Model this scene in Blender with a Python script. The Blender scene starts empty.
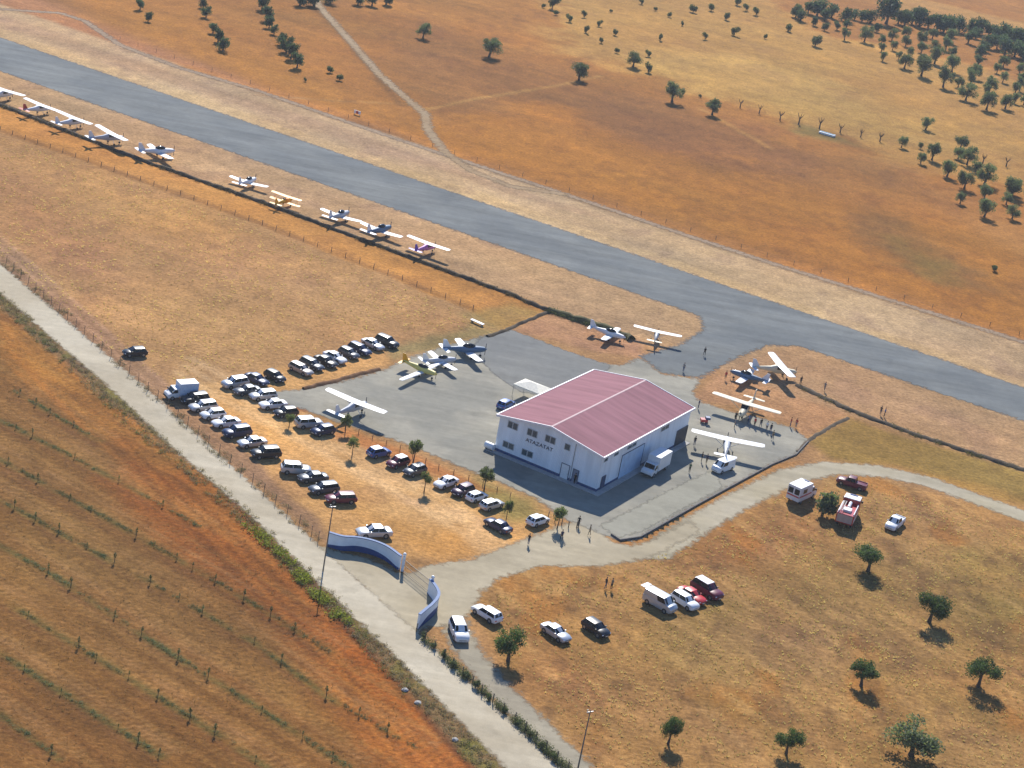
import bpy, bmesh, math, random
import numpy as np
from mathutils import Matrix, Vector, Euler
random.seed(7); rng = np.random.default_rng(7)
C = bpy.context.scene.collection
R = math.radians
# ---------------------------------------------------------------- camera
F, PITCH, ROLL, H = 1904.9, R(21.318), R(10.559), 120.0
fw = np.array([0, math.cos(PITCH), -math.sin(PITCH)]); rt0 = np.array([1., 0, 0]); up0 = np.cross(rt0, fw)
cr, sr = math.cos(ROLL), math.sin(ROLL)
rt = cr*rt0+sr*up0; up = -sr*rt0+cr*up0
cd = bpy.data.cameras.new('camera'); cam = bpy.data.objects.new('camera', cd); C.objects.link(cam)
m = Matrix.Identity(4)
for i in range(3):
    m[i][0] = rt[i]; m[i][1] = up[i]; m[i][2] = -fw[i]
m[2][3] = H
cam.matrix_world = m
cd.sensor_width = 36; cd.lens = 36*F/1024; cd.clip_start = 1; cd.clip_end = 20000
bpy.context.scene.camera = cam
# ---------------------------------------------------------------- world, sun, exposure
EL, AZ = R(38), R(-84.5)
w = bpy.data.worlds.new("World"); bpy.context.scene.world = w; w.use_nodes = True
nt = w.node_tree; sky = nt.nodes.new('ShaderNodeTexSky'); sky.sky_type = 'NISHITA'; sky.sun_disc = False
sky.sun_elevation = EL; sky.sun_rotation = math.atan2(-math.cos(AZ), -math.sin(AZ)); sky.altitude = 200
sky.dust_density = 0.2; sky.air_density = 1.6; sky.ozone_density = 4.0
tint = nt.nodes.new('ShaderNodeVectorMath'); tint.operation = 'MULTIPLY'; tint.inputs[1].default_value = (.82, 1.08, 1.6)   # deep blue late-summer sky
nt.links.new(sky.outputs[0], tint.inputs[0]); nt.links.new(tint.outputs[0], nt.nodes['Background'].inputs[0]); nt.nodes['Background'].inputs[1].default_value = 0.062
sd_ = bpy.data.lights.new('sun', 'SUN'); sd_.energy = 4.9; sd_.angle = R(0.6); sd_.color = (1, 0.95, 0.87)
so = bpy.data.objects.new('sun', sd_); C.objects.link(so)
ld = Vector((math.cos(AZ)*math.cos(EL), math.sin(AZ)*math.cos(EL), -math.sin(EL)))
so.rotation_euler = ld.to_track_quat('-Z', 'Y').to_euler(); so.location = (0, 300, 200)
vs = bpy.context.scene.view_settings; vs.view_transform = 'Standard'; vs.look = 'None'; vs.gamma = 1
vs.use_curve_mapping = False; vs.exposure = 0.43
KEXP = (1.90, 1.88, 1.90)     # what a sunlit level surface of albedo 1 reads in the picture
# ---------------------------------------------------------------- survey helper: photo bearing -> point on the ground (or level h)
def G(x, y, h=0.0):
    d = fw*F+(x-512)*rt-(y-384)*up
    t = (h-H)/d[2]
    return Vector((d[0]*t, d[1]*t, h))
def Garr(pts): return np.array([[*G(*p)[:2]] for p in pts])
def mpp(x, y): return (G(x, y)-Vector((0, 0, H))).dot(Vector(fw))/F
def s2l(c): return tuple((v/255/12.92 if v/255 <= .04045 else ((v/255+.055)/1.055)**2.4) for v in c)
def alb(c): return tuple(min(.85, v/k) for v, k in zip(s2l(c), KEXP))
# ---------------------------------------------------------------- numpy noise and distance
def _h(ix, iy, s):
    n = (ix.astype(np.int64)*374761393+iy.astype(np.int64)*668265263+s*974711) & 0xffffffff
    n = ((n ^ (n >> 13))*1274126177) & 0xffffffff
    return ((n ^ (n >> 16)) & 0xffff)/65535.0
def vn(x, y, s=0):
    ix = np.floor(x); iy = np.floor(y); fx = x-ix; fy = y-iy; fx = fx*fx*(3-2*fx); fy = fy*fy*(3-2*fy)
    a = _h(ix, iy, s); b = _h(ix+1, iy, s); c = _h(ix, iy+1, s); d = _h(ix+1, iy+1, s)
    return (a+(b-a)*fx)*(1-fy)+(c+(d-c)*fx)*fy
def fbm(x, y, s=0, o=4):
    t = 0; a = .5
    for i in range(o): t = t+a*(vn(x, y, s+i)-.5)*2; x = x*2.03+17; y = y*2.03+31; a *= .5
    return t
def segd(X, Y, P, closed):
    best = np.full(X.shape, 1e9); n = len(P)
    for i in range(n if closed else n-1):
        a = P[i]; b = P[(i+1) % n]; e = b-a; L = e@e+1e-9
        t = np.clip(((X-a[0])*e[0]+(Y-a[1])*e[1])/L, 0, 1)
        best = np.minimum(best, np.hypot(X-a[0]-t*e[0], Y-a[1]-t*e[1]))
    return best
def inside(X, Y, P):
    r = np.zeros(X.shape, bool); n = len(P)
    for i in range(n):
        a = P[i]; b = P[(i+1) % n]
        if a[1] == b[1]: continue
        c = ((a[1] > Y) != (b[1] > Y)) & (X < (b[0]-a[0])*(Y-a[1])/(b[1]-a[1])+a[0]); r ^= c
    return r
def sdist(X, Y, P): d = segd(X, Y, P, True); return np.where(inside(X, Y, P), d, -d)
def sst(a, b, x): t = np.clip((x-a)/(b-a), 0, 1); return t*t*(3-2*t)
# ---------------------------------------------------------------- materials
MATS = {}
def mat(name, col, rough=.6, metal=0., var=.12, scale=3., coat=0., bump=0., spec=.5, rnd=0.):
    if name in MATS: return MATS[name]
    m = bpy.data.materials.new(name); m.use_nodes = True; n = m.node_tree.nodes; l = m.node_tree.links
    b = n['Principled BSDF']; b.inputs['Roughness'].default_value = rough; b.inputs['Metallic'].default_value = metal
    b.inputs['Coat Weight'].default_value = coat; b.inputs['Specular IOR Level'].default_value = spec
    tc = n.new('ShaderNodeTexCoord'); no = n.new('ShaderNodeTexNoise'); no.inputs['Scale'].default_value = scale; no.inputs['Detail'].default_value = 4
    l.new(tc.outputs['Object'], no.inputs['Vector'])
    mp = n.new('ShaderNodeMapRange'); mp.inputs[1].default_value = .3; mp.inputs[2].default_value = .7
    mp.inputs[3].default_value = 1-var; mp.inputs[4].default_value = 1+var; l.new(no.outputs[0], mp.inputs[0])
    mx = n.new('ShaderNodeVectorMath'); mx.operation = 'SCALE'; mx.inputs[0].default_value = col[:3]; l.new(mp.outputs[0], mx.inputs['Scale'])
    out = mx.outputs[0]
    if rnd:
        oi = n.new('ShaderNodeObjectInfo'); m2 = n.new('ShaderNodeMapRange'); m2.inputs[3].default_value = 1-rnd; m2.inputs[4].default_value = 1+rnd
        l.new(oi.outputs['Random'], m2.inputs[0]); m3 = n.new('ShaderNodeVectorMath'); m3.operation = 'SCALE'
        l.new(out, m3.inputs[0]); l.new(m2.outputs[0], m3.inputs['Scale']); out = m3.outputs[0]
    l.new(out, b.inputs['Base Color'])
    if bump:
        bp = n.new('ShaderNodeBump'); bp.inputs['Strength'].default_value = bump; bp.inputs['Distance'].default_value = .05
        l.new(no.outputs[0], bp.inputs['Height']); l.new(bp.outputs[0], b.inputs['Normal'])
    MATS[name] = m; return m
def paint(name, col, metal=.0, rough=.3): return mat('paint_'+name, col, max(rough, .36), metal, .05, 1.2, .1)
GLASS = mat('dark_glass', (.006, .009, .014), .12, 0, .1, 2, 0, spec=.35)
TYRE = mat('tyre_rubber', (.018, .018, .018), .85)
RIM = mat('wheel_alloy', (.35, .36, .37), .35, .7)
LAMPG = mat('headlight_glass', (.7, .72, .75), .1, 0, .05, 4, .5)
LAMPR = mat('tail_light_red', (.4, .015, .012), .2, 0, .05, 4, .5)
PLATE = mat('plate_white', (.7, .7, .66), .5)
BLACKP = mat('black_plastic', (.03, .03, .032), .6)
WHITE = mat('white_paint', (.8, .8, .78), .35, 0, .05, 1.5, .3)
STEEL = mat('galvanised_steel', (.3, .3, .3), .5, .6)
WOODP = mat('weathered_post', (.14, .11, .08), .9)
CONC = mat('concrete', (.38, .36, .33), .9, 0, .15, 1.5)
# ---------------------------------------------------------------- mesh builder
class MB:
    def __init__(s): s.v = []; s.f = []; s.mi = []; s.k = 0
    def add(s, vs, fs):
        o = len(s.v); s.v += [tuple(v) for v in vs]; s.f += [tuple(i+o for i in f) for f in fs]; s.mi += [s.k]*len(fs); return s
    def box(s, x0, x1, y0, y1, z0, z1, rot=0, at=(0, 0, 0)):
        vs = [(x, y, z) for z in (z0, z1) for y in (y0, y1) for x in (x0, x1)]
        c, q = math.cos(rot), math.sin(rot); vs = [(x*c-y*q+at[0], x*q+y*c+at[1], z+at[2]) for x, y, z in vs]
        return s.add(vs, [(0, 2, 3, 1), (4, 5, 7, 6), (0, 1, 5, 4), (2, 6, 7, 3), (0, 4, 6, 2), (1, 3, 7, 5)])
    def loft(s, rings, cap=True, closed=True):
        n = len(rings[0]); vs = [p for r in rings for p in r]; fs = []
        for i in range(len(rings)-1):
            for j in range(n if closed else n-1):
                k = (j+1) % n; fs.append((i*n+j, i*n+k, (i+1)*n+k, (i+1)*n+j))
        if cap: fs.append(tuple(range(n))[::-1]); fs.append(tuple(range((len(rings)-1)*n, len(rings)*n)))
        return s.add(vs, fs)
    def tube(s, pts, rad, n=8):
        pts = [Vector(p) for p in pts]; rad = rad if isinstance(rad, (list, tuple)) else [rad]*len(pts); rings = []
        for i, p in enumerate(pts):
            d = (pts[min(i+1, len(pts)-1)]-pts[max(i-1, 0)]).normalized()
            a = d.orthogonal().normalized() if i == 0 else (a-d*a.dot(d)).normalized()
            b = d.cross(a); rings.append([p+(a*math.cos(t*2*math.pi/n)+b*math.sin(t*2*math.pi/n))*rad[i] for t in range(n)])
        return s.loft(rings)
    def ell(s, c, r, nu=12, nv=7):
        rings = []
        for i in range(1, nv):
            a = math.pi*i/nv; rings.append([(c[0]+r[0]*math.sin(a)*math.cos(2*math.pi*j/nu), c[1]+r[1]*math.sin(a)*math.sin(2*math.pi*j/nu), c[2]-r[2]*math.cos(a)) for j in range(nu)])
        return s.loft(rings)
    def mesh(s, name, mats, bevel=0, smooth=None):
        me = bpy.data.meshes.new(name); me.from_pydata(s.v, [], s.f); me.polygons.foreach_set('material_index', s.mi)
        for m in (mats if isinstance(mats, (list, tuple)) else [mats]): me.materials.append(m)
        bm = bmesh.new(); bm.from_mesh(me); bmesh.ops.recalc_face_normals(bm, faces=bm.faces)
        if bevel:
            ed = [e for e in bm.edges if len(e.link_faces) == 2 and e.calc_face_angle(0) > .35]
            bmesh.ops.bevel(bm, geom=ed, offset=bevel, segments=2, affect='EDGES', profile=.6, clamp_overlap=True)
        bm.to_mesh(me); bm.free()
        if smooth is not None:
            me.polygons.foreach_set('use_smooth', [True]*len(me.polygons)); me.set_sharp_from_angle(angle=R(smooth))
        me.update(); return me
    def obj(s, name, mats, parent=None, bevel=0, smooth=None):
        o = bpy.data.objects.new(name, s.mesh(name, mats, bevel, smooth)); C.objects.link(o)
        if parent is not None: o.parent = parent
        return o
def tag(o, label=None, cat=None, group=None, kind=None):
    for k, v in (('label', label), ('category', cat), ('group', group), ('kind', kind)):
        if v: o[k] = v
    return o
def thing(name, label, cat, loc=(0, 0, 0), rz=0, group=None):
    o = bpy.data.objects.new(name, None); C.objects.link(o); o.location = loc; o.rotation_euler = (0, 0, rz); o.empty_display_size = .5
    return tag(o, label, cat, group)
KIDS = {}
def kids(o):
    if o.name not in KIDS: KIDS[o.name] = [c for c in C.objects if c.parent == o]
    return KIDS[o.name]
def dup(o, parent=None):
    c = o.copy(); C.objects.link(c)
    if parent is not None: c.parent = parent
    for k in kids(o): dup(k, c)
    return c
def setpaint(root, m):
    for k in root.children:
        if k.get('pt'):
            k.material_slots[0].link = 'OBJECT'; k.material_slots[0].material = m
def yawpx(x, y, dx, dy):
    a = G(x, y); b = G(x+dx, y+dy); return math.atan2(b[1]-a[1], b[0]-a[0])
ORD = ['', 'first', 'second', 'third', 'fourth', 'fifth', 'sixth', 'seventh', 'eighth', 'ninth', 'tenth', 'eleventh', 'twelfth', 'thirteenth', 'fourteenth', 'fifteenth', 'sixteenth', 'seventeenth', 'eighteenth', 'nineteenth', 'twentieth', 'twenty-first', 'twenty-second', 'twenty-third', 'twenty-fourth', 'twenty-fifth', 'twenty-sixth', 'twenty-seventh', 'twenty-eighth', 'twenty-ninth', 'thirtieth']
# ================================================================ GROUND
xs = np.concatenate([[-6000, -3000, -1500, -800, -500, -350], np.arange(-260, -112, 1.6), np.arange(-112, 112, .6), np.arange(112, 330, 1.6), [400, 550, 900, 1500, 3000, 6000]])
ys = np.concatenate([[-3000, -1000, -300, 0, 60, 100], np.arange(125, 330, .6), np.arange(330, 480, 1.0), np.arange(480, 700, 1.8), np.arange(700, 1000, 3.), [1050, 1200, 1600, 2500, 4500, 9000]])
X, Y = np.meshgrid(xs, ys)
rot = lambda a, x=None, y=None: ((X if x is None else x)*math.cos(a)+(Y if y is None else y)*math.sin(a), -(X if x is None else x)*math.sin(a)+(Y if y is None else y)*math.cos(a))
rwa = yawpx(512, 250, 1, .343)                                       # runway bearing
rowa = yawpx(0, 500, 416, 248)
W1 = fbm(X/14, Y/14, 3); W2 = fbm(X/4, Y/4, 11); WB = fbm(X/45, Y/45, 21)
RU, RV = rot(rwa)
ST = fbm(RU/40, RV/7, 31, 5)                                         # streaks along the runway bearing
col = np.empty(X.shape+(3,)); col[:] = alb((188, 128, 74))
def lay(c, pts, soft=2., warp=2., op=1., extra=None):
    global col
    P = Garr(pts); lo = P.min(0)-30; hi = P.max(0)+30
    sel = (X > lo[0]) & (X < hi[0]) & (Y > lo[1]) & (Y < hi[1])
    d = sdist(X[sel], Y[sel], P)+warp*(W1[sel]+.5*W2[sel])
    mk = sst(-soft, soft, d)*op
    if extra is not None: mk = mk*extra[sel]
    cc = np.array(alb(c)); col[sel] = col[sel]*(1-mk[:, None])+cc*mk[:, None]
def lane(c, pts, wid, soft=.4, warp=.4, op=1., extra=None):
    P = Garr(pts); lo = P.min(0)-10; hi = P.max(0)+10
    sel = (X > lo[0]) & (X < hi[0]) & (Y > lo[1]) & (Y < hi[1])
    d = wid/2-segd(X[sel], Y[sel], P, False)+warp*W2[sel]
    mk = sst(-soft, soft, d)*op
    if extra is not None: mk = mk*extra[sel]
    cc = np.array(alb(c)); col[sel] = col[sel]*(1-mk[:, None])+cc*mk[:, None]
def blot(f, lo, hi): return sst(lo, hi, f)
# far side of the runway
lay((196, 138, 80), [(-300, -200), (1300, -200), (1300, 480), (-300, -60)], 3, 3)
lay((174, 124, 84), [(420, 20), (520, 62), (640, 92), (760, 130), (840, 168), (800, 200), (640, 170), (440, 130), (380, 60)], 12, 12, .85)
lay((160, 112, 82), [(600, 100), (760, 130), (820, 165), (760, 180), (620, 150)], 14, 14, .6)
lay((214, 170, 112), [(300, -80), (560, 8), (560, 52), (660, 82), (760, 108), (860, 150), (1040, 200), (1060, 90), (900, 50), (800, 30), (760, -10), (600, -40)], 8, 12, .85)
lay((222, 184, 126), [(600, 52), (700, 48), (820, 70), (900, 120), (960, 150), (860, 140), (760, 100), (660, 76)], 12, 16, .7)
lay((203, 140, 66), [(420, 130), (560, 100), (640, 150), (760, 170), (1040, 250), (1040, 334), (770, 250), (560, 185), (470, 165)], 10, 14, .75)
lay((150, 112, 78), [(850, 198), (900, 215), (950, 262), (1010, 292), (960, 292), (900, 262), (850, 232)], 8, 12, .75)
lay((150, 135, 75), [(895, 240), (930, 255), (960, 285), (930, 275)], 6, 8, .5)
lay((130, 128, 84), [(795, 122), (850, 138), (870, 150), (800, 132)], 4, 4, .7)
lay((164, 122, 88), [(820, 150), (900, 168), (950, 200), (870, 185)], 8, 10, .6)
lay((212, 158, 112), [(960, 190), (1030, 235), (1060, 270), (1010, 250), (950, 205)], 8, 8, .5)
lay((214, 170, 120), [(880, -10), (1100, 40), (1100, 52), (890, 8)], 6, 4, .8)
lay((178, 130, 96), [(-200, -70), (40, -10), (120, 25), (230, 68), (256, 88), (100, 40), (-200, -40)], 5, 6, .8)
lay((160, 118, 84), [(250, 90), (310, 112), (370, 130), (430, 160), (400, 152), (320, 130), (240, 104)], 4, 5, .7)
lay((206, 148, 82), [(60, 14), (190, 20), (330, 84), (420, 128), (330, 100), (200, 60)], 8, 8, .6)
lay((180, 144, 102), [(-600, -150), (0, 100), (1024, 465), (1500, 640), (1500, 1300), (-900, 1300)], 2, 2)
lay((112, 84, 60), [(300, 112), (360, 122), (410, 142), (440, 158), (380, 142), (320, 124)], 3, 5, .7)
# verges of the runway
def ln(x, a, b): return a+b*x
lay((200, 168, 134), [(-400, -188), (0, 4), (256, 91), (562, 193), (768, 263), (1024, 343), (1300, 432), (1300, 490), (1013, 386), (0, 40), (-400, -97)], 1.2, 1.5)
lay((178, 144, 118), [(0, 14), (256, 100), (562, 203), (650, 232), (562, 210), (256, 112), (0, 26)], 2, 3, .6)
lay((212, 178, 136), [(-100, -6), (1200, 440), (1200, 452), (-100, 6)], 1.2, 1.5, .8)
lay((196, 158, 120), [(-400, -70), (0, 69), (1024, 420), (1300, 514), (1300, 590), (1024, 472), (850, 415), (594, 325), (256, 200), (0, 104), (-400, -55)], .8, .8)
lay((198, 144, 78), [(-400, -50), (0, 106), (256, 202), (560, 312), (500, 330), (470, 312), (256, 224), (0, 132), (-400, -30)], .8, 1.5)
lay((182, 144, 100), [(-400, -30), (0, 132), (256, 224), (470, 312), (505, 332), (430, 352), (380, 335), (300, 360), (220, 380), (165, 384), (100, 345), (0, 250), (-400, -60)], 1, 2)
lay((160, 118, 88), [(0, 170), (80, 200), (120, 260), (90, 300), (0, 240)], 12, 14, .6)
lay((186, 142, 84), [(40, 140), (200, 190), (240, 230), (180, 240), (60, 200)], 12, 12, .5)
lay((188, 154, 108), [(100, 320), (200, 295), (330, 290), (430, 330), (300, 350), (180, 372)], 10, 10, .6)
# olive verges by the apron
lay((140, 134, 92), [(380, 345), (470, 325), (500, 333), (440, 352), (390, 362)], 2, 3, .8)
lay((150, 140, 88), [(455, 312), (510, 302), (548, 312), (505, 330), (470, 326)], 2, 3, .6)
lay((186, 146, 112), [(512, 330), (550, 312), (600, 328), (640, 340), (640, 358), (600, 352)], 1.2, 1.5, .9)
lay((190, 150, 114), [(690, 400), (735, 362), (790, 345), (850, 362), (1024, 424), (1024, 470), (850, 412), (815, 450), (790, 425), (740, 408)], 1.2, 2, .9)
# parking field
lay((212, 168, 112), [(165, 385), (220, 380), (300, 362), (380, 346), (395, 365), (340, 380), (262, 398), (340, 425), (430, 462), (500, 480), (560, 520), (520, 540), (440, 560), (400, 560), (330, 535), (250, 470)], 1.2, 1.5)
lay((216, 162, 88), [(300, 425), (400, 480), (480, 520), (500, 540), (430, 556), (400, 540), (330, 480), (280, 430)], 5, 6, .6)
lay((204, 172, 128), [(280, 420), (350, 450), (420, 500), (470, 520), (420, 530), (330, 470)], 5, 6, .5)
for k_ in (-7, 0, 7): lane((230, 198, 156), [(186+k_, 366-k_), (240+k_, 398-k_), (300+k_, 428-k_), (400+k_, 482-k_), (450+k_, 512-k_), (500+k_*2, 552)], 2.0, 1.2, 1., .5)
lay((134, 136, 78), [(470, 470), (530, 500), (545, 520), (510, 520), (470, 495)], 2, 2, .7)
lay((170, 100, 56), [(270, 400), (300, 402), (312, 412), (290, 412)], 1, 1, .7)
lay((186, 112, 64), [(340, 425), (470, 478), (500, 492), (480, 492), (330, 436)], 1.2, 1.5, .6)
# the lower right meadow
lay((186, 146, 94), [(470, 600), (480, 590), (520, 566), (650, 560), (760, 500), (860, 474), (1024, 520), (1300, 640), (1300, 1100), (800, 1100), (640, 830), (530, 705)], 1.5, 2)
lay((200, 160, 104), [(480, 590), (600, 568), (640, 575), (560, 610), (620, 680), (560, 660), (500, 620)], 8, 8, .7)
lay((140, 122, 78), [(640, 640), (760, 560), (900, 560), (1000, 600), (900, 640), (800, 660), (700, 680)], 14, 16, .6)
lay((148, 128, 64), [(690, 600), (760, 600), (770, 612), (700, 625)], 5, 6, .6)
lay((160, 128, 100), [(760, 600), (850, 640), (830, 680), (740, 640)], 10, 12, .5)
lay((162, 108, 72), [(520, 620), (560, 640), (640, 700), (600, 740), (540, 700)], 8, 8, .5)
lay((160, 108, 74), [(690, 540), (800, 510), (830, 530), (760, 570), (690, 570)], 6, 8, .5)
lay((148, 130, 70), [(940, 540), (1100, 560), (1100, 640), (1000, 620)], 10, 12, .6)
lay((158, 134, 72), [(800, 440), (850, 418), (1024, 474), (1200, 540), (1024, 504), (900, 466), (830, 460)], 1.5, 2, .9)
lay((186, 146, 80), [(880, 462), (1024, 498), (1024, 510), (930, 480)], 2, 2, .6)
lay((190, 142, 86), [(612, 545), (640, 545), (770, 472), (800, 462), (770, 462), (700, 500), (620, 540)], .8, .8)
# verges of the gravel road
lay((162, 130, 102), [(-150, 112), (0, 236), (170, 385), (320, 520), (330, 548), (140, 386), (0, 268), (-150, 140)], .8, 1.)
lane((196, 160, 132), [(-100, 150), (0, 235), (60, 288), (165, 384)], .5, .3, .2, .8)
lane((196, 158, 130), [(-100, 163), (0, 248), (60, 301), (150, 385)], .5, .3, .2, .8)
lay((124, 106, 80), [(-150, 160), (0, 292), (107, 386), (256, 521), (411, 673), (506, 770), (600, 870), (540, 870), (470, 768), (370, 655), (230, 500), (90, 390), (0, 306), (-150, 170)], 1., 1.)
lay((142, 124, 88), [(415, 628), (512, 714), (575, 770), (640, 840), (600, 840), (512, 724), (416, 633)], .6, .6)
# the ploughed field
RA, RB = rot(rowa); rda0 = yawpx(300, 570, 1, .98)
SA = fbm(RA/60, RB/.75, 51, 4); SB = fbm(RA/60, RB/2.6, 61, 3)
fld = [(-300, 60), (0, 308), (92, 390), (232, 500), (372, 655), (476, 770), (560, 870), (300, 1100), (-300, 1100)]
lay((154, 110, 66), fld, .6, .6)
lay((198, 138, 74), [(0, 312), (92, 392), (232, 502), (300, 600), (250, 560), (150, 470), (60, 400), (0, 350)], 2.5, 3, .75)
lay((170, 98, 48), [(120, 440), (230, 502), (330, 612), (440, 740), (480, 800), (400, 790), (290, 650), (180, 560), (100, 480)], 4, 5, .85)
lay((200, 116, 58), [(250, 520), (372, 658), (472, 768), (520, 830), (450, 800), (330, 640), (240, 540)], 1.5, 2, .8)
lay((168, 128, 84), [(0, 440), (60, 480), (200, 600), (300, 700), (200, 700), (60, 600), (0, 540)], 6, 6, .55)
lay((146, 100, 60), [(0, 680), (200, 700), (400, 768), (400, 850), (0, 850)], 6, 8, .5)
infld = sst(-.5, .5, sdist(X, Y, Garr(fld)))
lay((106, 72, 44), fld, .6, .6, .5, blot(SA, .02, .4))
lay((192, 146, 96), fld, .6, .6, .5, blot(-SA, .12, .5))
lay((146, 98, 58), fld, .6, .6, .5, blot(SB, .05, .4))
ROWS = [[(15, 391), (55, 415), (100, 441)], [(-60, 388), (0, 420), (60, 450), (130, 487), (200, 527)], [(-60, 428), (0, 459), (110, 520), (207, 576), (273, 616), (330, 652)],
        [(-60, 468), (0, 500), (140, 576), (256, 643), (328, 697), (416, 748)], [(-60, 510), (0, 545), (55, 576), (150, 640), (256, 706), (350, 768)],
        [(-60, 562), (0, 598), (120, 672), (235, 746), (280, 776)], [(-60, 618), (0, 653), (80, 704), (160, 756)], [(-60, 676), (0, 714), (60, 760)]]
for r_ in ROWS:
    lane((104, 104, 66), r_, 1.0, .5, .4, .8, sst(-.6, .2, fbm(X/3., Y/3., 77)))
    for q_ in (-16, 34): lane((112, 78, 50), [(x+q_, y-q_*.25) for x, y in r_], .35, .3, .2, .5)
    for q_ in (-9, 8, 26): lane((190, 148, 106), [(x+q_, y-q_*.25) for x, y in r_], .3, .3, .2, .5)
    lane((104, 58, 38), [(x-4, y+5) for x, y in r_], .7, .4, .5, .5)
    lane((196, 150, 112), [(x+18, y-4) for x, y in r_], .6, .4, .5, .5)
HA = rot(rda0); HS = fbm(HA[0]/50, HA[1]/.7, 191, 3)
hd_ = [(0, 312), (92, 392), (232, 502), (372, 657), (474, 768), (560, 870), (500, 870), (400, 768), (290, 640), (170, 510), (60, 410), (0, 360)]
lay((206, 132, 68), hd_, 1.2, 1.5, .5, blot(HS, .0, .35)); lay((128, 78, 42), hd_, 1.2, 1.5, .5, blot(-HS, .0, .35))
mdw = [(470, 600), (520, 566), (650, 560), (760, 500), (860, 474), (1024, 520), (1300, 640), (1300, 1100), (640, 830), (530, 705)]
lay((186, 128, 62), mdw, 1, 1, .6, blot(fbm(X/9, Y/14, 201), .12, .4)); lay((138, 118, 66), mdw, 1, 1, .35, blot(fbm(X/12, Y/16, 211), .12, .4)); lay((214, 176, 118), mdw, 1, 1, .4, blot(fbm(HA[0]/14, HA[1]/1.6, 221), .15, .4)); lay((112, 84, 62), mdw, 1, 1, .45, blot(fbm(X/3, Y/5, 231), .2, .45))
verge_ = [(-150, 160), (0, 291), (107, 384), (175, 449), (256, 519), (313, 576), (411, 671), (506, 768), (600, 868), (560, 868), (478, 768), (376, 655), (300, 572), (228, 492), (150, 430), (90, 378), (0, 303), (-150, 170)]
lay((134, 112, 82), verge_, .5, .8)
lay((96, 78, 58), verge_, .5, .8, .6, sst(.0, .35, fbm(X/1.6, Y/2.5, 171))); lay((128, 128, 66), verge_, .5, .8, .7, sst(.05, .4, fbm(X/2.5, Y/4, 181)))
lane((108, 66, 48), [(228, 497), (300, 578), (376, 660), (470, 768)], .9, .4, .6, .7)
# dark bands under the apron edge and old fence line in the dry grass
lane((136, 100, 66), [(-100, 94), (0, 130), (40, 144), (160, 187), (256, 222), (331, 251), (406, 281), (473, 309)], 1.6, .8, 1.2, .7)
lane((128, 100, 74), [(120, 48), (256, 92), (562, 195), (768, 264), (1024, 344)], 1.2, .6, 1., .6)
# tyre tracks in the parking and the meadow
for k in range(5): lane((188, 150, 104), [(620+k*22, 560+k*4), (700+k*20, 640), (820+k*26, 768)], .5, .3, .3, .25)
for k in range(2): lane((206, 172, 120), [(898+k*9, 540), (960+k*8, 600), (990+k*8, 640)], .5, .3, .3, .3)
lane((205, 160, 110), [(425, 110), (470, 100), (560, 85), (600, 76)], 1.6, .8, .8, .8)
lane((200, 156, 112), [(256, 95), (340, 101), (410, 104), (425, 110)], 1.4, .8, .8, .8)
lane((140, 100, 66), [(300, 0), (330, 20), (372, 70), (400, 105)], 2.2, 1.5, 1., .8)
lane((214, 166, 112), [(700, 108), (735, 128), (770, 148)], 1.8, 1., 1., .7)
# patchiness over everything
W0 = fbm(X/1.6, Y/2.2, 131, 3); WM = fbm(X/7, Y/9, 141, 4)
DG = rot(yawpx(750, 650, 1, .55)); SD = fbm(DG[0]/30, DG[1]/2.2, 151, 4)          # mowing and wind streaks
meadow = sst(-4, 4, sdist(X, Y, Garr([(470, 600), (520, 566), (650, 560), (760, 500), (860, 474), (1024, 520), (1300, 640), (1300, 1100), (640, 830), (530, 705)])))
far_ = sst(-6, 6, sdist(X, Y, Garr([(-300, -260), (1200, -150), (1300, 430), (1024, 338), (562, 190), (256, 85), (-300, -140)])))
blend = np.exp(.18*WB+.16*W1+.12*WM+.10*W2+.14*W0+.30*ST*(1-infld)+.10*SA*infld+.26*SD*meadow-.14*far_-.02*meadow)
dk = sst(.15, .45, WM+.35*ST)*.26*(1-infld); col[..., 0] *= 1-dk*.75; col[..., 1] *= 1-dk*.8; col[..., 2] *= 1-dk*.6
col *= blend[..., None]; near_ = 1-.10*meadow-.16*infld; col[..., 0] *= 1.37*near_-.22*far_; col[..., 1] *= 1.19*near_-.27*far_; col[..., 2] *= .98*near_-.42*far_
vrg = sst(-1.5, 1.5, sdist(X, Y, Garr([(-400, -188), (0, 4), (562, 193), (1024, 343), (1300, 432), (1300, 590), (1024, 472), (850, 415), (594, 325), (256, 200), (0, 104), (-400, -55)]))); col[..., 2] *= 1+.06*vrg; col[..., 0] *= 1-.06*vrg; col[..., 1] *= 1+.03*vrg+.09*far_+.07*infld; col[..., 2] *= 1-.08*infld
warmth = fbm(X/22, Y/16, 91); col[..., 0] *= np.exp(.05*warmth); col[..., 2] *= np.exp(-.10*warmth)
tint = fbm(X/30, Y/20, 95); col[..., 1] *= np.exp(.045*tint)
Z = np.zeros(X.shape)-.016+.01*W2+infld*(.08*np.minimum(SA, .1)-.01)
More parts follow.
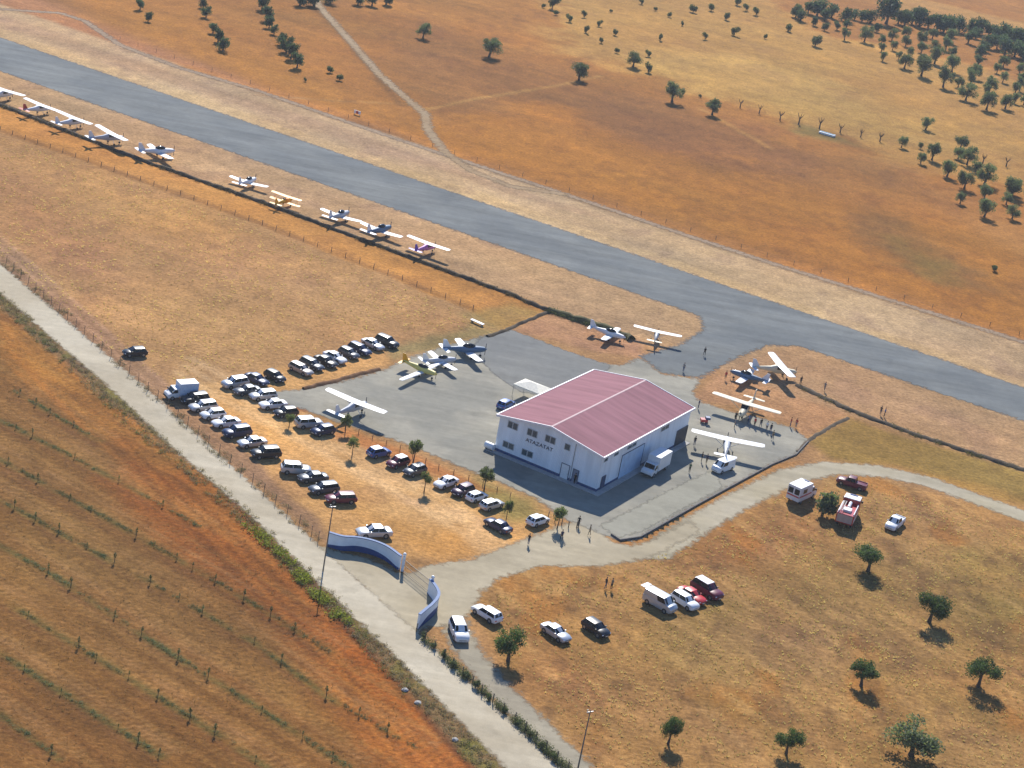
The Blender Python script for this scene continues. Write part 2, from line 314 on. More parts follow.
def grid_mesh(name, X, Y, Z, keep=None, attrs=None, colr=None):
    ny, nx = X.shape; idx = np.arange(nx*ny).reshape(ny, nx)
    q = np.stack([idx[:-1, :-1], idx[:-1, 1:], idx[1:, 1:], idx[1:, :-1]], -1).reshape(-1, 4)
    if keep is not None:
        q = q[keep.ravel()[q].any(1)]
        used = np.unique(q); mp = -np.ones(nx*ny, int); mp[used] = np.arange(len(used)); q = mp[q]
    else: used = np.arange(nx*ny)
    me = bpy.data.meshes.new(name); me.vertices.add(len(used))
    co = np.stack([X.ravel()[used], Y.ravel()[used], Z.ravel()[used]], -1).astype(np.float32)
    me.vertices.foreach_set('co', co.ravel()); me.loops.add(q.size); me.loops.foreach_set('vertex_index', q.ravel().astype(np.int32))
    me.polygons.add(len(q)); me.polygons.foreach_set('loop_start', np.arange(0, q.size, 4, dtype=np.int32)); me.polygons.foreach_set('loop_total', np.full(len(q), 4, np.int32))
    me.update(calc_edges=True)
    for k, a in (attrs or {}).items():
        at = me.attributes.new(k, 'FLOAT', 'POINT'); at.data.foreach_set('value', a.ravel()[used].astype(np.float32))
    if colr is not None:
        at = me.color_attributes.new('soil', 'FLOAT_COLOR', 'POINT'); c4 = np.ones((len(used), 4), np.float32); c4[:, :3] = colr.reshape(-1, 3)[used]
        at.data.foreach_set('color', c4.ravel())
    me.polygons.foreach_set('use_smooth', np.ones(len(q), bool))
    return me
def soil_material():
    m = bpy.data.materials.new('dry_soil_and_grass'); m.use_nodes = True; n = m.node_tree.nodes; l = m.node_tree.links; b = n['Principled BSDF']
    b.inputs['Roughness'].default_value = 1; b.inputs['Specular IOR Level'].default_value = .1
    at = n.new('ShaderNodeAttribute'); at.attribute_name = 'soil'; ge = n.new('ShaderNodeNewGeometry')
    def noi(sc, det, lo, hi, a, z, rotz=None, st=None):
        no = n.new('ShaderNodeTexNoise'); no.inputs['Scale'].default_value = sc; no.inputs['Detail'].default_value = det; no.inputs['Roughness'].default_value = .65
        src = ge.outputs['Position']
        if rotz is not None:
            mp = n.new('ShaderNodeMapping'); mp.inputs['Rotation'].default_value = (0, 0, -rotz); mp.inputs['Scale'].default_value = st; l.new(src, mp.inputs[0]); src = mp.outputs[0]
        l.new(src, no.inputs['Vector']); mr = n.new('ShaderNodeMapRange'); l.new(no.outputs[0], mr.inputs[0])
        for i, v in zip((1, 2, 3, 4), (lo, hi, a, z)): mr.inputs[i].default_value = v
        return mr.outputs[0], no.outputs[0]
    f1, h1 = noi(1.5, 6, .3, .7, .66, 1.36); f2, h2 = noi(.3, 5, .3, .7, .84, 1.18); f3, _ = noi(5.0, 3, .35, .65, .86, 1.14)
    f4, _ = noi(.5, 5, .35, .65, .85, 1.15, rwa, (1, 5, 1))
    f5, _ = noi(.9, 3, .60, .72, 1.0, .72)
    cur = at.outputs['Color']
    for f in (f1, f2, f3, f4, f5):
        v = n.new('ShaderNodeVectorMath'); v.operation = 'SCALE'; l.new(cur, v.inputs[0]); l.new(f, v.inputs['Scale']); cur = v.outputs[0]
    l.new(cur, b.inputs['Base Color'])
    bp = n.new('ShaderNodeBump'); bp.inputs['Strength'].default_value = .6; bp.inputs['Distance'].default_value = .25
    l.new(h1, bp.inputs['Height']); l.new(bp.outputs[0], b.inputs['Normal'])
    return m
SOIL = soil_material()
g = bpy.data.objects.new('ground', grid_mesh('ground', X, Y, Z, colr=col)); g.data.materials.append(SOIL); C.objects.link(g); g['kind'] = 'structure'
# ---------------------------------------------------------------- sheets: runway, apron, roads
def sheet_mat(name, col, col2, ang, edge=.5, streak=.12, dark=0., cracks=False, patch=None):
    m = bpy.data.materials.new(name); m.use_nodes = True; n = m.node_tree.nodes; l = m.node_tree.links; b = n['Principled BSDF']
    b.inputs['Roughness'].default_value = .92; b.inputs['Specular IOR Level'].default_value = .25
    ge = n.new('ShaderNodeNewGeometry')
    def noi(sc, det, rz=0, st=(1, 1, 1)):
        mp = n.new('ShaderNodeMapping'); mp.inputs['Rotation'].default_value = (0, 0, -rz); mp.inputs['Scale'].default_value = st; l.new(ge.outputs['Position'], mp.inputs[0])
        no = n.new('ShaderNodeTexNoise'); no.inputs['Scale'].default_value = sc; no.inputs['Detail'].default_value = det; no.inputs['Roughness'].default_value = .6
        l.new(mp.outputs[0], no.inputs['Vector']); return no.outputs[0]
    def mr(src, lo, hi, a, z):
        r = n.new('ShaderNodeMapRange'); l.new(src, r.inputs[0])
        for i, v in zip((1, 2, 3, 4), (lo, hi, a, z)): r.inputs[i].default_value = v
        return r.outputs[0]
    mx = n.new('ShaderNodeMix'); mx.data_type = 'RGBA'; mx.inputs[6].default_value = (*col, 1); mx.inputs[7].default_value = (*col2, 1)
    l.new(mr(noi(.06, 4), .4, .62, 0, 1), mx.inputs[0]); cur = mx.outputs[2]
    for src in (mr(noi(.35, 4, ang, (.12, 1, 1)), .3, .7, 1-streak, 1+streak), mr(noi(.8, 4), .3, .7, .92, 1.08), mr(noi(6, 3), .3, .7, .92, 1.08)):
        v = n.new('ShaderNodeVectorMath'); v.operation = 'SCALE'; l.new(cur, v.inputs[0]); l.new(src, v.inputs['Scale']); cur = v.outputs[0]
    l.new(cur, b.inputs['Base Color'])
    for src in (mr(noi(.16, 5), .58, .66, 1, .88), mr(noi(.5, 6, ang, (.3, 1, 1)), .6, .64, 1, 1.08)):
        v = n.new('ShaderNodeVectorMath'); v.operation = 'SCALE'; l.new(cur, v.inputs[0]); l.new(src, v.inputs['Scale']); cur = v.outputs[0]
    l.new(cur, b.inputs['Base Color'])
    at = n.new('ShaderNodeAttribute'); at.attribute_name = 'edge'
    nz = mr(noi(.9, 4), .3, .7, -edge, edge); ad = n.new('ShaderNodeMath'); ad.operation = 'ADD'; l.new(at.outputs['Fac'], ad.inputs[0]); l.new(nz, ad.inputs[1])
    fac = mr(ad.outputs[0], -edge*.8, edge*.8, 0, 1); tr = n.new('ShaderNodeBsdfTransparent'); ms = n.new('ShaderNodeMixShader')
    l.new(fac, ms.inputs[0]); l.new(tr.outputs[0], ms.inputs[1]); l.new(b.outputs[0], ms.inputs[2]); l.new(ms.outputs[0], n['Material Output'].inputs[0])
    return m
def sheet(name, pts, z, m, res=.8, soft=1., poly=True, width=3., lab=None):
    P = Garr(pts)
    ex = soft+.5 if poly else width/2+soft+.5
    lo = P.min(0)-ex; hi = P.max(0)+ex
    gx, gy = np.meshgrid(np.arange(lo[0], hi[0]+res, res), np.arange(lo[1], hi[1]+res, res))
    d = sdist(gx, gy, P) if poly else width/2-segd(gx, gy, P, False)
    me = grid_mesh(name, gx, gy, np.full(gx.shape, z), keep=d > -soft, attrs={'edge': d})
    me.materials.append(m); o = bpy.data.objects.new(name, me); C.objects.link(o); o['kind'] = 'structure'; return o
asph = alb((126, 131, 132)); asph2 = alb((146, 149, 146)); ap1 = alb((170, 165, 150)); ap2 = alb((200, 191, 170))
sheet('runway', [(-400, -98), (-200, -31), (1013, 384), (1400, 517), (1400, 552), (1024, 421), (913, 384), (800, 346), (768, 345), (735, 358), (700, 378), (660, 372), (640, 356), (680, 345), (704, 330), (700, 316), (512, 250), (0, 71), (-200, 2), (-400, -66)], 0.012, sheet_mat('runway_asphalt', asph, asph2, rwa, .7, .2), 1.0, 1.0)
sheet('apron', [(268, 400), (262, 393), (300, 390), (345, 381), (385, 370), (410, 358), (450, 345), (485, 336), (512, 330), (566, 351), (590, 361), (620, 366), (640, 358), (662, 374), (700, 380), (692, 392), (700, 402), (730, 412), (760, 418), (792, 428), (808, 440), (796, 454), (772, 464), (700, 503), (640, 538), (622, 541), (606, 536), (560, 516), (540, 500), (500, 482), (470, 470), (440, 458), (400, 441), (345, 424), (300, 408)], 0.016, sheet_mat('apron_tarmac', ap1, ap2, rwa, .6, .14), .8, 1.0)
sheet('asphalt_patch', [(480, 338), (512, 330), (566, 351), (612, 366), (600, 376), (545, 396), (520, 392), (495, 375), (470, 350)], 0.020, sheet_mat('apron_patch_tarmac', alb((146, 146, 142)), alb((160, 158, 150)), rwa, .4, .1), .8, 1.0)
sheet('apron_lane', [(600, 526), (690, 480), (715, 470), (722, 488), (640, 532), (618, 538)], 0.020, sheet_mat('pale_concrete_lane', alb((186, 180, 160)), alb((194, 188, 168)), rwa, .4, .1), .8, 1.0)
gr1 = alb((224, 206, 174)); gr2 = alb((242, 226, 196))
rda = yawpx(200, 440, 1, .9)
roadm = sheet_mat('pale_gravel', gr1, gr2, rda, .45, .12)
sheet('gravel_road', [(-200, 92), (0, 264), (140, 383), (256, 488), (330, 556), (416, 631), (512, 722), (559, 768), (700, 905), (640, 905), (506, 768), (411, 672), (313, 577), (256, 520), (175, 450), (107, 385), (0, 293), (-200, 124)], 0.012, roadm, .8, 1.0)
sheet('entrance_yard', [(322, 546), (340, 552), (370, 560), (400, 574), (410, 574), (425, 566), (470, 560), (520, 541), (550, 530), (575, 520), (600, 530), (612, 542), (630, 546), (650, 541), (690, 520), (700, 532), (650, 558), (600, 566), (540, 566), (500, 578), (480, 592), (472, 612), (455, 625), (440, 625), (420, 630), (400, 632), (385, 610), (350, 575), (310, 545)], 0.008, sheet_mat('yard_gravel', alb((208, 190, 156)), alb((226, 208, 174)), rda, .6, .12), .8, 1.3)
sheet('gravel_track', [(655, 552), (700, 523), (740, 500), (790, 476), (830, 468), (880, 471), (930, 482), (1024, 516), (1150, 570)], 0.004, sheet_mat('track_gravel', alb((210, 194, 160)), alb((220, 205, 176)), yawpx(900, 480, 1, .3), .6, .15), .8, 1.2, False, 4.6)
sheet('side_track', [(452, 620), (470, 655), (500, 690), (545, 735), (600, 790), (700, 890)], 0.004, sheet_mat('side_track_dirt', alb((192, 178, 152)), alb((206, 192, 164)), rda, .7, .2), .8, 1.2, False, 3.6)
sheet('perimeter_track', [(-200, -70), (-60, -2), (0, 9), (60, 13), (85, 21), (120, 45), (180, 68), (256, 90), (400, 140), (562, 193), (665, 228), (768, 262), (900, 303), (1024, 342), (1300, 430)], 0.000, sheet_mat('perimeter_track_dirt', alb((190, 160, 128)), alb((180, 148, 114)), rwa, .7, .15), 1.0, 1.0, False, 2.2)
sheet('field_track', [(310, -20), (318, 5), (345, 35), (380, 75), (405, 97), (425, 114), (428, 130), (445, 152), (470, 170), (510, 186), (562, 194)], 0.004, sheet_mat('field_track_dirt', alb((196, 164, 122)), alb((186, 150, 104)), 1., .8, .15), 1.0, 1.2, False, 2.6)
# raised bank standing in for the shaded ditch; apron edge banks and kerbs
def bank(name, pts, wid, hgt, m, step=1.0):
    P = Garr(pts); out = []
    for a, b in zip(P[:-1], P[1:]):
        n_ = max(1, int(np.hypot(*(b-a))/step))
        out += [a+(b-a)*i/n_ for i in range(n_)]
    out.append(P[-1]); rings = []
    for i, p in enumerate(out):
        d = out[min(i+1, len(out)-1)]-out[max(i-1, 0)]; d = d/np.hypot(*d); n_ = np.array([-d[1], d[0]])
        hh = hgt*(.75+.5*random.random()); ww = wid*(.8+.4*random.random()); sh = random.uniform(-.15, .15)*wid
        rings.append([(*(p+n_*(t*ww/2+sh)), z) for t, z in ((-1, -.05), (-.62, hh*.8), (-.1, hh), (.4, hh*.6), (1, -.05))])
    b_ = MB(); b_.loft(rings, False, False); return b_.obj(name, m, None, 0, 60)
BANK = mat('dry_bank_growth', (.085, .06, .035), 1, 0, .35, .8, bump=.5)
BANKG = mat('olive_bank_growth', (.10, .09, .035), 1, 0, .4, .8, bump=.5)
b1 = bank('ditch_shade_bank', [(-300, -8), (0, 105), (140, 160), (256, 200), (400, 254), (512, 295), (549, 311)], 1.5, .55, BANK); b1['kind'] = 'structure'  # raised in place of a ditch so its near face falls dark
b1 = bank('ditch_shade_bank', [(549, 311), (594, 325), (618, 333), (632, 340)], 2.4, .9, BANKG); b1['kind'] = 'structure'
b1 = bank('ditch_shade_bank', [(797, 385), (850, 410), (920, 436), (1024, 470), (1200, 530)], 1.9, .42, BANK); b1['kind'] = 'structure'
b1 = bank('apron_edge_bank', [(549, 312), (530, 320), (505, 331), (488, 337)], .9, .4, BANK); b1['kind'] = 'structure'
b1 = bank('apron_edge_bank', [(380, 370), (350, 377), (330, 383), (303, 389)], 1.0, .4, mat('reddish_bank_soil', (.16, .075, .03), 1, 0, .3, 1)); b1['kind'] = 'structure'
b1 = bank('apron_edge_bank', [(848, 418), (825, 430), (808, 441), (798, 452)], .9, .2, BANK); b1['kind'] = 'structure'
DKC = mat('shade_dark_concrete', (.14, .13, .12), .95, 0, .25, 1.5)  # kerb concrete darkened for the shade on its near face
def kerb(pts, hgt=.35, wid=.25, m=CONC, name='kerb'):
    P = Garr(pts); rings = []
    for i, p in enumerate(P):
        d = P[min(i+1, len(P)-1)]-P[max(i-1, 0)]; d = d/np.hypot(*d); n_ = np.array([-d[1], d[0]])
        rings.append([(*(p+n_*s), z) for s, z in ((-wid/2, 0), (-wid/2, hgt), (wid/2, hgt), (wid/2, 0))])
    b_ = MB(); b_.loft(rings); o = b_.obj(name, m); o['kind'] = 'structure'; return o
kerb([(611, 535), (620, 541), (640, 538), (700, 504), (772, 465)], .3, .2, DKC)
kerb([(772, 465), (796, 455), (808, 442)], .25, .2, DKC)
# ================================================================ HANGAR
SC = 1.2
hx, hy, ha, HW, HL, HE, HR = -.72765*SC, 231.324*SC, -.487657, 15.640*SC, 25.655*SC, 5.0839*SC, 1.2689*SC
hu = Vector((math.cos(ha), math.sin(ha), 0)); hv = Vector((-math.sin(ha), math.cos(ha), 0)); ho = Vector((hx, hy, 0))
def onwall(px, py, side):
    o, d, nn = (ho, hu, hv) if side == 0 else (ho+hu*HW, hv, hu)
    r = Vector(fw*F+(px-512)*rt-(py-384)*up); c = Vector((0, 0, H)); t = (o-c).dot(nn)/r.dot(nn); p = c+r*t; return (p-o).dot(d), p.z
hg = thing('hangar', 'white aircraft hangar with faded red pitched roof beside the apron', 'hangar', ho, ha)
def corr(name, col, scale, axis, depth=.3, var=.1):
    m = mat(name, col, .85, 0, var, .35, 0, 0, .08); n = m.node_tree.nodes; l = m.node_tree.links
    tc = n.new('ShaderNodeTexCoord'); wv = n.new('ShaderNodeTexWave'); wv.bands_direction = axis; wv.inputs['Scale'].default_value = scale
    l.new(tc.outputs['Object'], wv.inputs[0])
    st_ = n.new('ShaderNodeMapping'); st_.inputs['Scale'].default_value = (.3, 2.6, .5) if axis == 'Y' else (2.4, 2.4, .25); l.new(tc.outputs['Object'], st_.inputs[0]); l.new(st_.outputs[0], n['Noise Texture'].inputs['Vector'])
    bp = n.new('ShaderNodeBump'); bp.inputs['Strength'].default_value = depth; bp.inputs['Distance'].default_value = .06
    l.new(wv.outputs[0], bp.inputs['Height']); l.new(bp.outputs[0], n['Principled BSDF'].inputs['Normal']); return m
WALLW = corr('white_cladding', (.77, .81, .84), 1.2, 'DIAGONAL', .3, .1)
ROOFM = corr('faded_red_roofing', alb((202, 144, 151)), .9, 'Y', .45, .16)
NAVY = mat('navy_band_paint', (.02, .06, .17), .5)
b_ = MB(); t_ = .25
front = [(0, 0), (HW, 0), (HW, HE), (HW/2, HE+HR), (0, HE)]
for y0, y1 in ((0, t_), (HL-t_, HL)):
    b_.add([(x, y, z) for y in (y0, y1) for x, z in front], [(0, 1, 2, 3, 4), (9, 8, 7, 6, 5)]+[(i, (i+1) % 5, (i+1) % 5+5, i+5) for i in range(5)])
b_.box(0, t_, t_, HL-t_, 0, HE); b_.box(HW-t_, HW, t_, HL-t_, 0, HE)
wall = b_.obj('wall', WALLW, hg)
ov = .35; slope = HR/(HW/2)
for s in (0, 1):
    b_ = MB()
    x0, x1 = (-ov, HW/2) if s == 0 else (HW/2, HW+ov)
    zf = lambda x: HE+HR-abs(x-HW/2)*slope+.03
    b_.add([(x, y, zf(x)+dz) for dz in (0, .12) for y in (-ov, HL+ov) for x in (x0, x1)], [(0, 2, 3, 1), (4, 5, 7, 6), (0, 1, 5, 4), (2, 6, 7, 3), (0, 4, 6, 2), (1, 3, 7, 5)])
    rf = b_.obj('roof', ROOFM, hg)
TRIM = mat('white_trim', (.75, .73, .74), .5)
b_ = MB()
for s in (-1, 1):
    xe = HW/2+s*(HW/2+ov); z_ = HE+HR-(HW/2+ov)*slope+.03
    b_.box(xe-.02 if s > 0 else xe-.2, xe+.2 if s > 0 else xe+.02, -ov-.1, HL+ov+.1, z_-.12, z_+.2)
b_.obj('gutter', TRIM, hg)
for y0 in (-ov-.16, HL+ov+.004):
    b_ = MB(); b_.add([(x, y, HE+HR-abs(x-HW/2)*slope+dz) for y in (y0, y0+.15) for dz in (-.12, .24) for x in (-ov-.05, HW/2, HW+ov+.05)],
        [(0, 1, 4, 3), (1, 2, 5, 4), (6, 9, 10, 7), (7, 10, 11, 8), (0, 6, 7, 1), (1, 7, 8, 2), (3, 4, 10, 9), (4, 5, 11, 10), (0, 3, 9, 6), (2, 8, 11, 5)]); b_.obj('bargeboard', TRIM, hg)
b_ = MB(); b_.add([(x, y, HE+HR-abs(x-HW/2)*slope+.17) for y in (-ov, HL+ov) for x in (HW/2-.18, HW/2, HW/2+.18)], [(0, 1, 4, 3), (1, 2, 5, 4)]); b_.obj('ridge_cap', mat('pink_ridge', alb((208, 160, 168)), .6), hg)
b_ = MB(); b_.box(-.02, HW+.02, -.03, .0-.004, 0, .55); b_.box(HW+.004, HW+.03, -.03, HL, 0, .5); b_.obj('plinth_band', NAVY, hg)
HWIN = mat('hangar_window_glass', (.05, .09, .11), .2)
FRM = mat('grey_window_frame', (.4, .42, .43), .5)
def win(pl, side, panes=2):
    (x0, z0) = onwall(pl[0], pl[1], side); (x1, z1) = onwall(pl[2], pl[3], side); zt, zb = max(z0, z1), min(z0, z1)
    x0, x1 = min(x0, x1), max(x0, x1)
    f = MB(); g_ = MB()
    def bb(mb, a, b, c, d, e, h):
        if side == 0: mb.box(a, b, -h, -e, c, d)
        else: mb.box(HW+e, HW+h, a, b, c, d)
    bb(f, x0-.1, x1+.1, zb-.1, zb, .004, .09); bb(f, x0-.1, x1+.1, zt, zt+.1, .004, .09); bb(f, x0-.1, x0, zb, zt, .004, .09); bb(f, x1, x1+.1, zb, zt, .004, .09)
    for k in range(1, panes): xm = x0+(x1-x0)*k/panes; bb(f, xm-.05, xm+.05, zb, zt, .004, .08)
    fo = f.obj('window', FRM, hg); bb(g_, x0, x1, zb, zt, .004, .03); g_.obj('pane', HWIN, fo)
def winc(cx, cy, w_, h_, side, panes=2):
    x, z = onwall(cx, cy, side); f = MB(); g_ = MB(); x0, x1, zb, zt = x-w_/2, x+w_/2, z-h_/2, z+h_/2
    def bb(mb, a, b, c, d, e, h):
        if side == 0: mb.box(a, b, -h, -e, c, d)
        else: mb.box(HW+e, HW+h, a, b, c, d)
    bb(f, x0-.08, x1+.08, zb-.08, zb, .004, .09); bb(f, x0-.08, x1+.08, zt, zt+.08, .004, .09); bb(f, x0-.08, x0, zb, zt, .004, .09); bb(f, x1, x1+.08, zb, zt, .004, .09)
    for k in range(1, panes): xm = x0+(x1-x0)*k/panes; bb(f, xm-.08, xm+.08, zb, zt, .004, .08)
    fo = f.obj('window', FRM, hg); bb(g_, x0, x1, zb, zt, .004, .03); g_.obj('pane', HWIN, fo)
for a in ((513, 425.5, 1.7, 1.0, 0), (532.5, 433, 1.7, 1.0, 0), (550.5, 439.5, 1.7, 1.0, 0), (508.5, 445.3, 1.9, .9, 0), (527.3, 453.3, 1.9, .9, 0)): winc(*a)
winc(567.5, 447, .85, .9, 0, 1)
for a in ((665, 426.5, 2.6, .75, 1), (632, 444, 2.8, .75, 1), (616.5, 452, 1.2, .75, 1), (606, 458, 1., .75, 1)): winc(a[0], a[1]+.8, a[2], a[3], 1, 2 if a[2] > 1.5 else 1)
DOORF = mat('dark_door_frame', (.05, .07, .12), .5)
def door(px, w_, h_, side, m, lab=None):
    x, _ = onwall(px, 475, side)
    for _k in range(3):
        pass
    d = MB(); f = MB()
    if side == 0:
        d.box(x-w_/2, x+w_/2, -.06, -.032, .05, h_); f.box(x-w_/2-.1, x-w_/2, -.09, -.032, 0, h_+.1); f.box(x+w_/2, x+w_/2+.1, -.09, -.032, 0, h_+.1); f.box(x-w_/2, x+w_/2, -.09, -.032, h_, h_+.1)
        h = MB(); h.box(x+w_/2-.18, x+w_/2-.1, -.1, -.061, 1., 1.15)
    else:
        d.box(HW+.032, HW+.06, x-w_/2, x+w_/2, .05, h_); f.box(HW+.032, HW+.09, x-w_/2-.1, x-w_/2, 0, h_+.1); f.box(HW+.032, HW+.09, x+w_/2, x+w_/2+.1, 0, h_+.1); f.box(HW+.032, HW+.09, x-w_/2, x+w_/2, h_, h_+.1)
        h = MB(); h.box(HW+.061, HW+.1, x+w_/2-.18, x+w_/2-.1, 1., 1.15)
    do = d.obj('door', m, hg); f.obj('frame', DOORF, do); h.obj('handle', STEEL, do)
door(564, 1.35, 2.5, 0, WHITE)
door(575.5, .9, 2.3, 0, mat('grey_door', (.2, .23, .3), .5))
BLUED = mat('blue_roller_door', (.46, .6, .76), .5, 0, .1, 1)
door(628, 7.5, 4.2, 1, BLUED)
door(604, 1.2, 2.2, 1, mat('navy_door', (.03, .06, .14), .5))
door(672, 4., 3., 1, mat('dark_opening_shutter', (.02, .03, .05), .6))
for px in (575.5,):
    x, _ = onwall(px, 450, 0); b_ = MB(); b_.tube([(x, -.1, .1), (x, -.1, HE+.3)], .05, 6); b_.obj('downpipe', STEEL, hg)
# lettering on the gable
x0, z0 = onwall(526, 438.5, 0); x1, z1 = onwall(553, 449.5, 0)
tc_ = bpy.data.curves.new('lettering', 'FONT'); tc_.body = 'ATAZATAT'; tc_.size = 1.; tc_.extrude = .03; tc_.align_x = 'LEFT'
to = bpy.data.objects.new('t', tc_); C.objects.link(to); dg = bpy.context.evaluated_depsgraph_get(); me = bpy.data.meshes.new_from_object(to.evaluated_get(dg)); bpy.data.objects.remove(to)
xsn = [v.co.x for v in me.vertices]; k = (x1-x0)/(max(xsn)-min(xsn))
for v in me.vertices: v.co = Vector((v.co.x*k, v.co.y*.85, v.co.z))
me.materials.append(mat('navy_lettering', (.015, .03, .07), .5)); lo_ = bpy.data.objects.new('lettering', me); C.objects.link(lo_); lo_.parent = hg
lo_.location = (x0, -.04, (z0+z1)/2-.4); lo_.rotation_euler = (R(90), 0, 0)
# perimeter path of pale concrete round the building
b_ = MB(); b_.box(-1.1, HW+1.1, -1.1, -.04, 0, .14); b_.box(HW+.04, HW+1.1, -.04, HL, 0, .14); pth = b_.obj('path', CONC); pth.location = ho; pth.rotation_euler = (0, 0, ha); pth['kind'] = 'structure'
# ================================================================ GATE WALLS, GATE, POLES, FENCES
BLUEW = mat('pale_blue_render', (.72, .78, .84), .8, 0, .08, .8)
DEEPB = mat('deep_blue_render', (.015, .05, .19), .7, 0, .1, .8)
COPE = mat('blue_coping', (.1, .17, .33), .7)
def smoothline(P, n=24):
    P = np.array([[*G(*p)[:2]] for p in P]); P = np.vstack([2*P[0]-P[1], P, 2*P[-1]-P[-2]]); out = []
    for i in range(1, len(P)-2):
        for t in np.linspace(0, 1, n//(len(P)-3), endpoint=False):
            a, b, c, d = P[i-1:i+3]; out.append(.5*((2*b)+(-a+c)*t+(2*a-5*b+4*c-d)*t*t+(-a+3*b-3*c+d)*t**3))
    out.append(P[-2]); return np.array(out)
def curved(label, pts, hgt, band, thick=.28):
    L_ = smoothline(pts); c0 = L_.mean(0); root = thing('entrance_wall', label, 'entrance wall', (*c0, 0), 0, 'curved entrance walls'); L_ = L_-c0
    def strip(name, z0, z1, t, m):
        rings = []
        nn_ = len(L_)
        for i, p in enumerate(L_):
            d = L_[min(i+1, nn_-1)]-L_[max(i-1, 0)]; d = d/np.hypot(*d); n_ = np.array([-d[1], d[0]])
            f0 = z0(i/(nn_-1)) if callable(z0) else z0; f1 = z1(i/(nn_-1)) if callable(z1) else z1
            rings.append([(*(p+n_*s), z) for s, z in ((-t/2, f0), (-t/2, f1), (t/2, f1), (t/2, f0))])
        q = MB(); q.loft(rings); q.obj(name, m, root)
    strip('wall_panel', 0, hgt, thick, BLUEW); strip('painted_band', 0, band, thick+.04, DEEPB); strip('coping', hgt, hgt+.12, thick+.12, COPE)
    return root, L_, c0
curved('long curved pale blue gate wall with navy foot, behind the white hatchback', [(327, 546), (341, 550), (355, 551), (370, 554), (385, 560), (399, 570)], 2.1, lambda t: .35+.55*math.sin(math.pi*min(1, t*1.05)))
curved('short S-shaped blue gate wall beside the gravel road junction', [(428, 593), (435, 603), (436, 610), (430, 618), (424, 623), (417, 629)], 2.1, lambda t: .1+.9*max(0, math.sin(math.pi*(t-.25)/.75)) if t > .25 else .1)
gp0, gp1 = G(402, 571), G(430, 594)
RUST = mat('brown_gate_steel', (.11, .09, .075), .6, .3)
GATE = thing('sliding_gate', 'long low grey sliding gate between the two blue entrance walls', 'gate', gp0, math.atan2(gp1.y-gp0.y, gp1.x-gp0.x)); gl = (gp1-gp0).length
b_ = MB()
for z in (.15, 1.0, 1.75): b_.box(0, gl, -.03, .03, z, z+.07)
b_.obj('rail', RUST, GATE); b_ = MB()
for k in range(int(gl/.22)): b_.box(k*.22, k*.22+.02, -.012, .012, .2, 1.75)
b_.obj('bars', RUST, GATE)
for i, (p, lb) in enumerate(((gp0, 'blue gate post with white globe at the long curved wall'), (gp1, 'blue gate post with white globe at the short S-shaped wall'))):
    r_ = thing('gate_post', lb, 'gate post', p+Vector((0, 0, 0)), 0, 'gate posts'); b_ = MB(); b_.box(-.2, .2, -.2, .2, 0, 2.3); b_.obj('post', BLUEW, r_, .03)
    b_ = MB(); b_.ell((0, 0, 2.55), (.26, .26, .26)); b_.obj('globe', WHITE, r_, 0, 60)
def pole(label, bx, by, tx, ty):
    p = G(bx, by); m_ = mpp(bx, by); hh = math.hypot(tx-bx, ty-by)*m_/math.cos(PITCH)*1.0
    r_ = thing('utility_pole', label, 'pole', p, 0, 'utility poles along the gravel road'); b_ = MB(); b_.tube([(0, 0, 0), (0, 0, hh)], [.1, .06], 8); b_.obj('pole', mat('tarred_wood', (.14, .125, .11), .9), r_)
    b_ = MB(); b_.box(-.45, .45, -.05, .05, hh-.35, hh-.22, .6); b_.obj('crossarm', STEEL, r_)
    b_ = MB(); b_.tube([(-.3, 0, hh-.22), (-.3, 0, hh)], .05, 6); b_.obj('insulator', WHITE, r_); return r_
pole('tall thin dark pole standing at the left end of the long gate wall', 323, 571, 333.5, 503)
pole('tall thin dark pole at the bottom edge beside the dirt side track', 578, 768, 591, 706)
WIREM = mat('dull_wire', (.12, .1, .085), .9)
def fence(name, label, pts, hgt, gap, m=WOODP, mesh_=True, r=.05, lean=0, cat='fence'):
    P = Garr(pts); c0 = P[0]; root = thing(name, label, cat, (*c0, 0)); pos = []; carry = 0
    for a, b in zip(P[:-1], P[1:]):
        L_ = np.hypot(*(b-a)); t = carry
        while t < L_: pos.append(a+(b-a)*t/L_-c0); t += gap
        carry = t-L_
    pos.append(P[-1]-c0)
    me = None
    for p in pos[:99]:
        if me is None: q = MB(); q.box(-r, r, -r, r, 0, hgt); me = q.mesh('post', m)
        o = bpy.data.objects.new('post', me); C.objects.link(o); o.parent = root; o.location = (p[0], p[1], 0); o.rotation_euler = (random.uniform(-.06, .06), random.uniform(-.06, .06), random.random()*.3)
    q = MB(); zs = [.25, .6, .95, hgt-.1] if mesh_ else [hgt*.5, hgt-.08]
    for z in zs:
        for a, b in zip(pos[:-1], pos[1:]): q.tube([(*a, z), (*b, z)], .008, 3)
    q.obj('wire', WIREM, root); return root
fence('wire_fence', 'long wire fence on posts between the gravel road and the parking field', [(-60, 208), (7, 264), (56, 309), (150, 392), (272, 500), (318, 541)], 1.5, 3.4, WOODP, True, .04)
fence('wire_fence', 'old broken fence line through dry grass south of the parked aircraft', [(0, 130), (37, 143), (160, 187), (256, 222), (331, 251), (406, 281), (473, 309)], .9, 3.6, WOODP, False, .06)
fence('wire_fence', 'low reddish rail fence along the south edge of the apron', [(345, 428), (400, 450), (437, 468), (470, 480), (510, 497)], .8, 2.6, mat('rust_brown_rail', (.2, .09, .05), .8), False, .05)
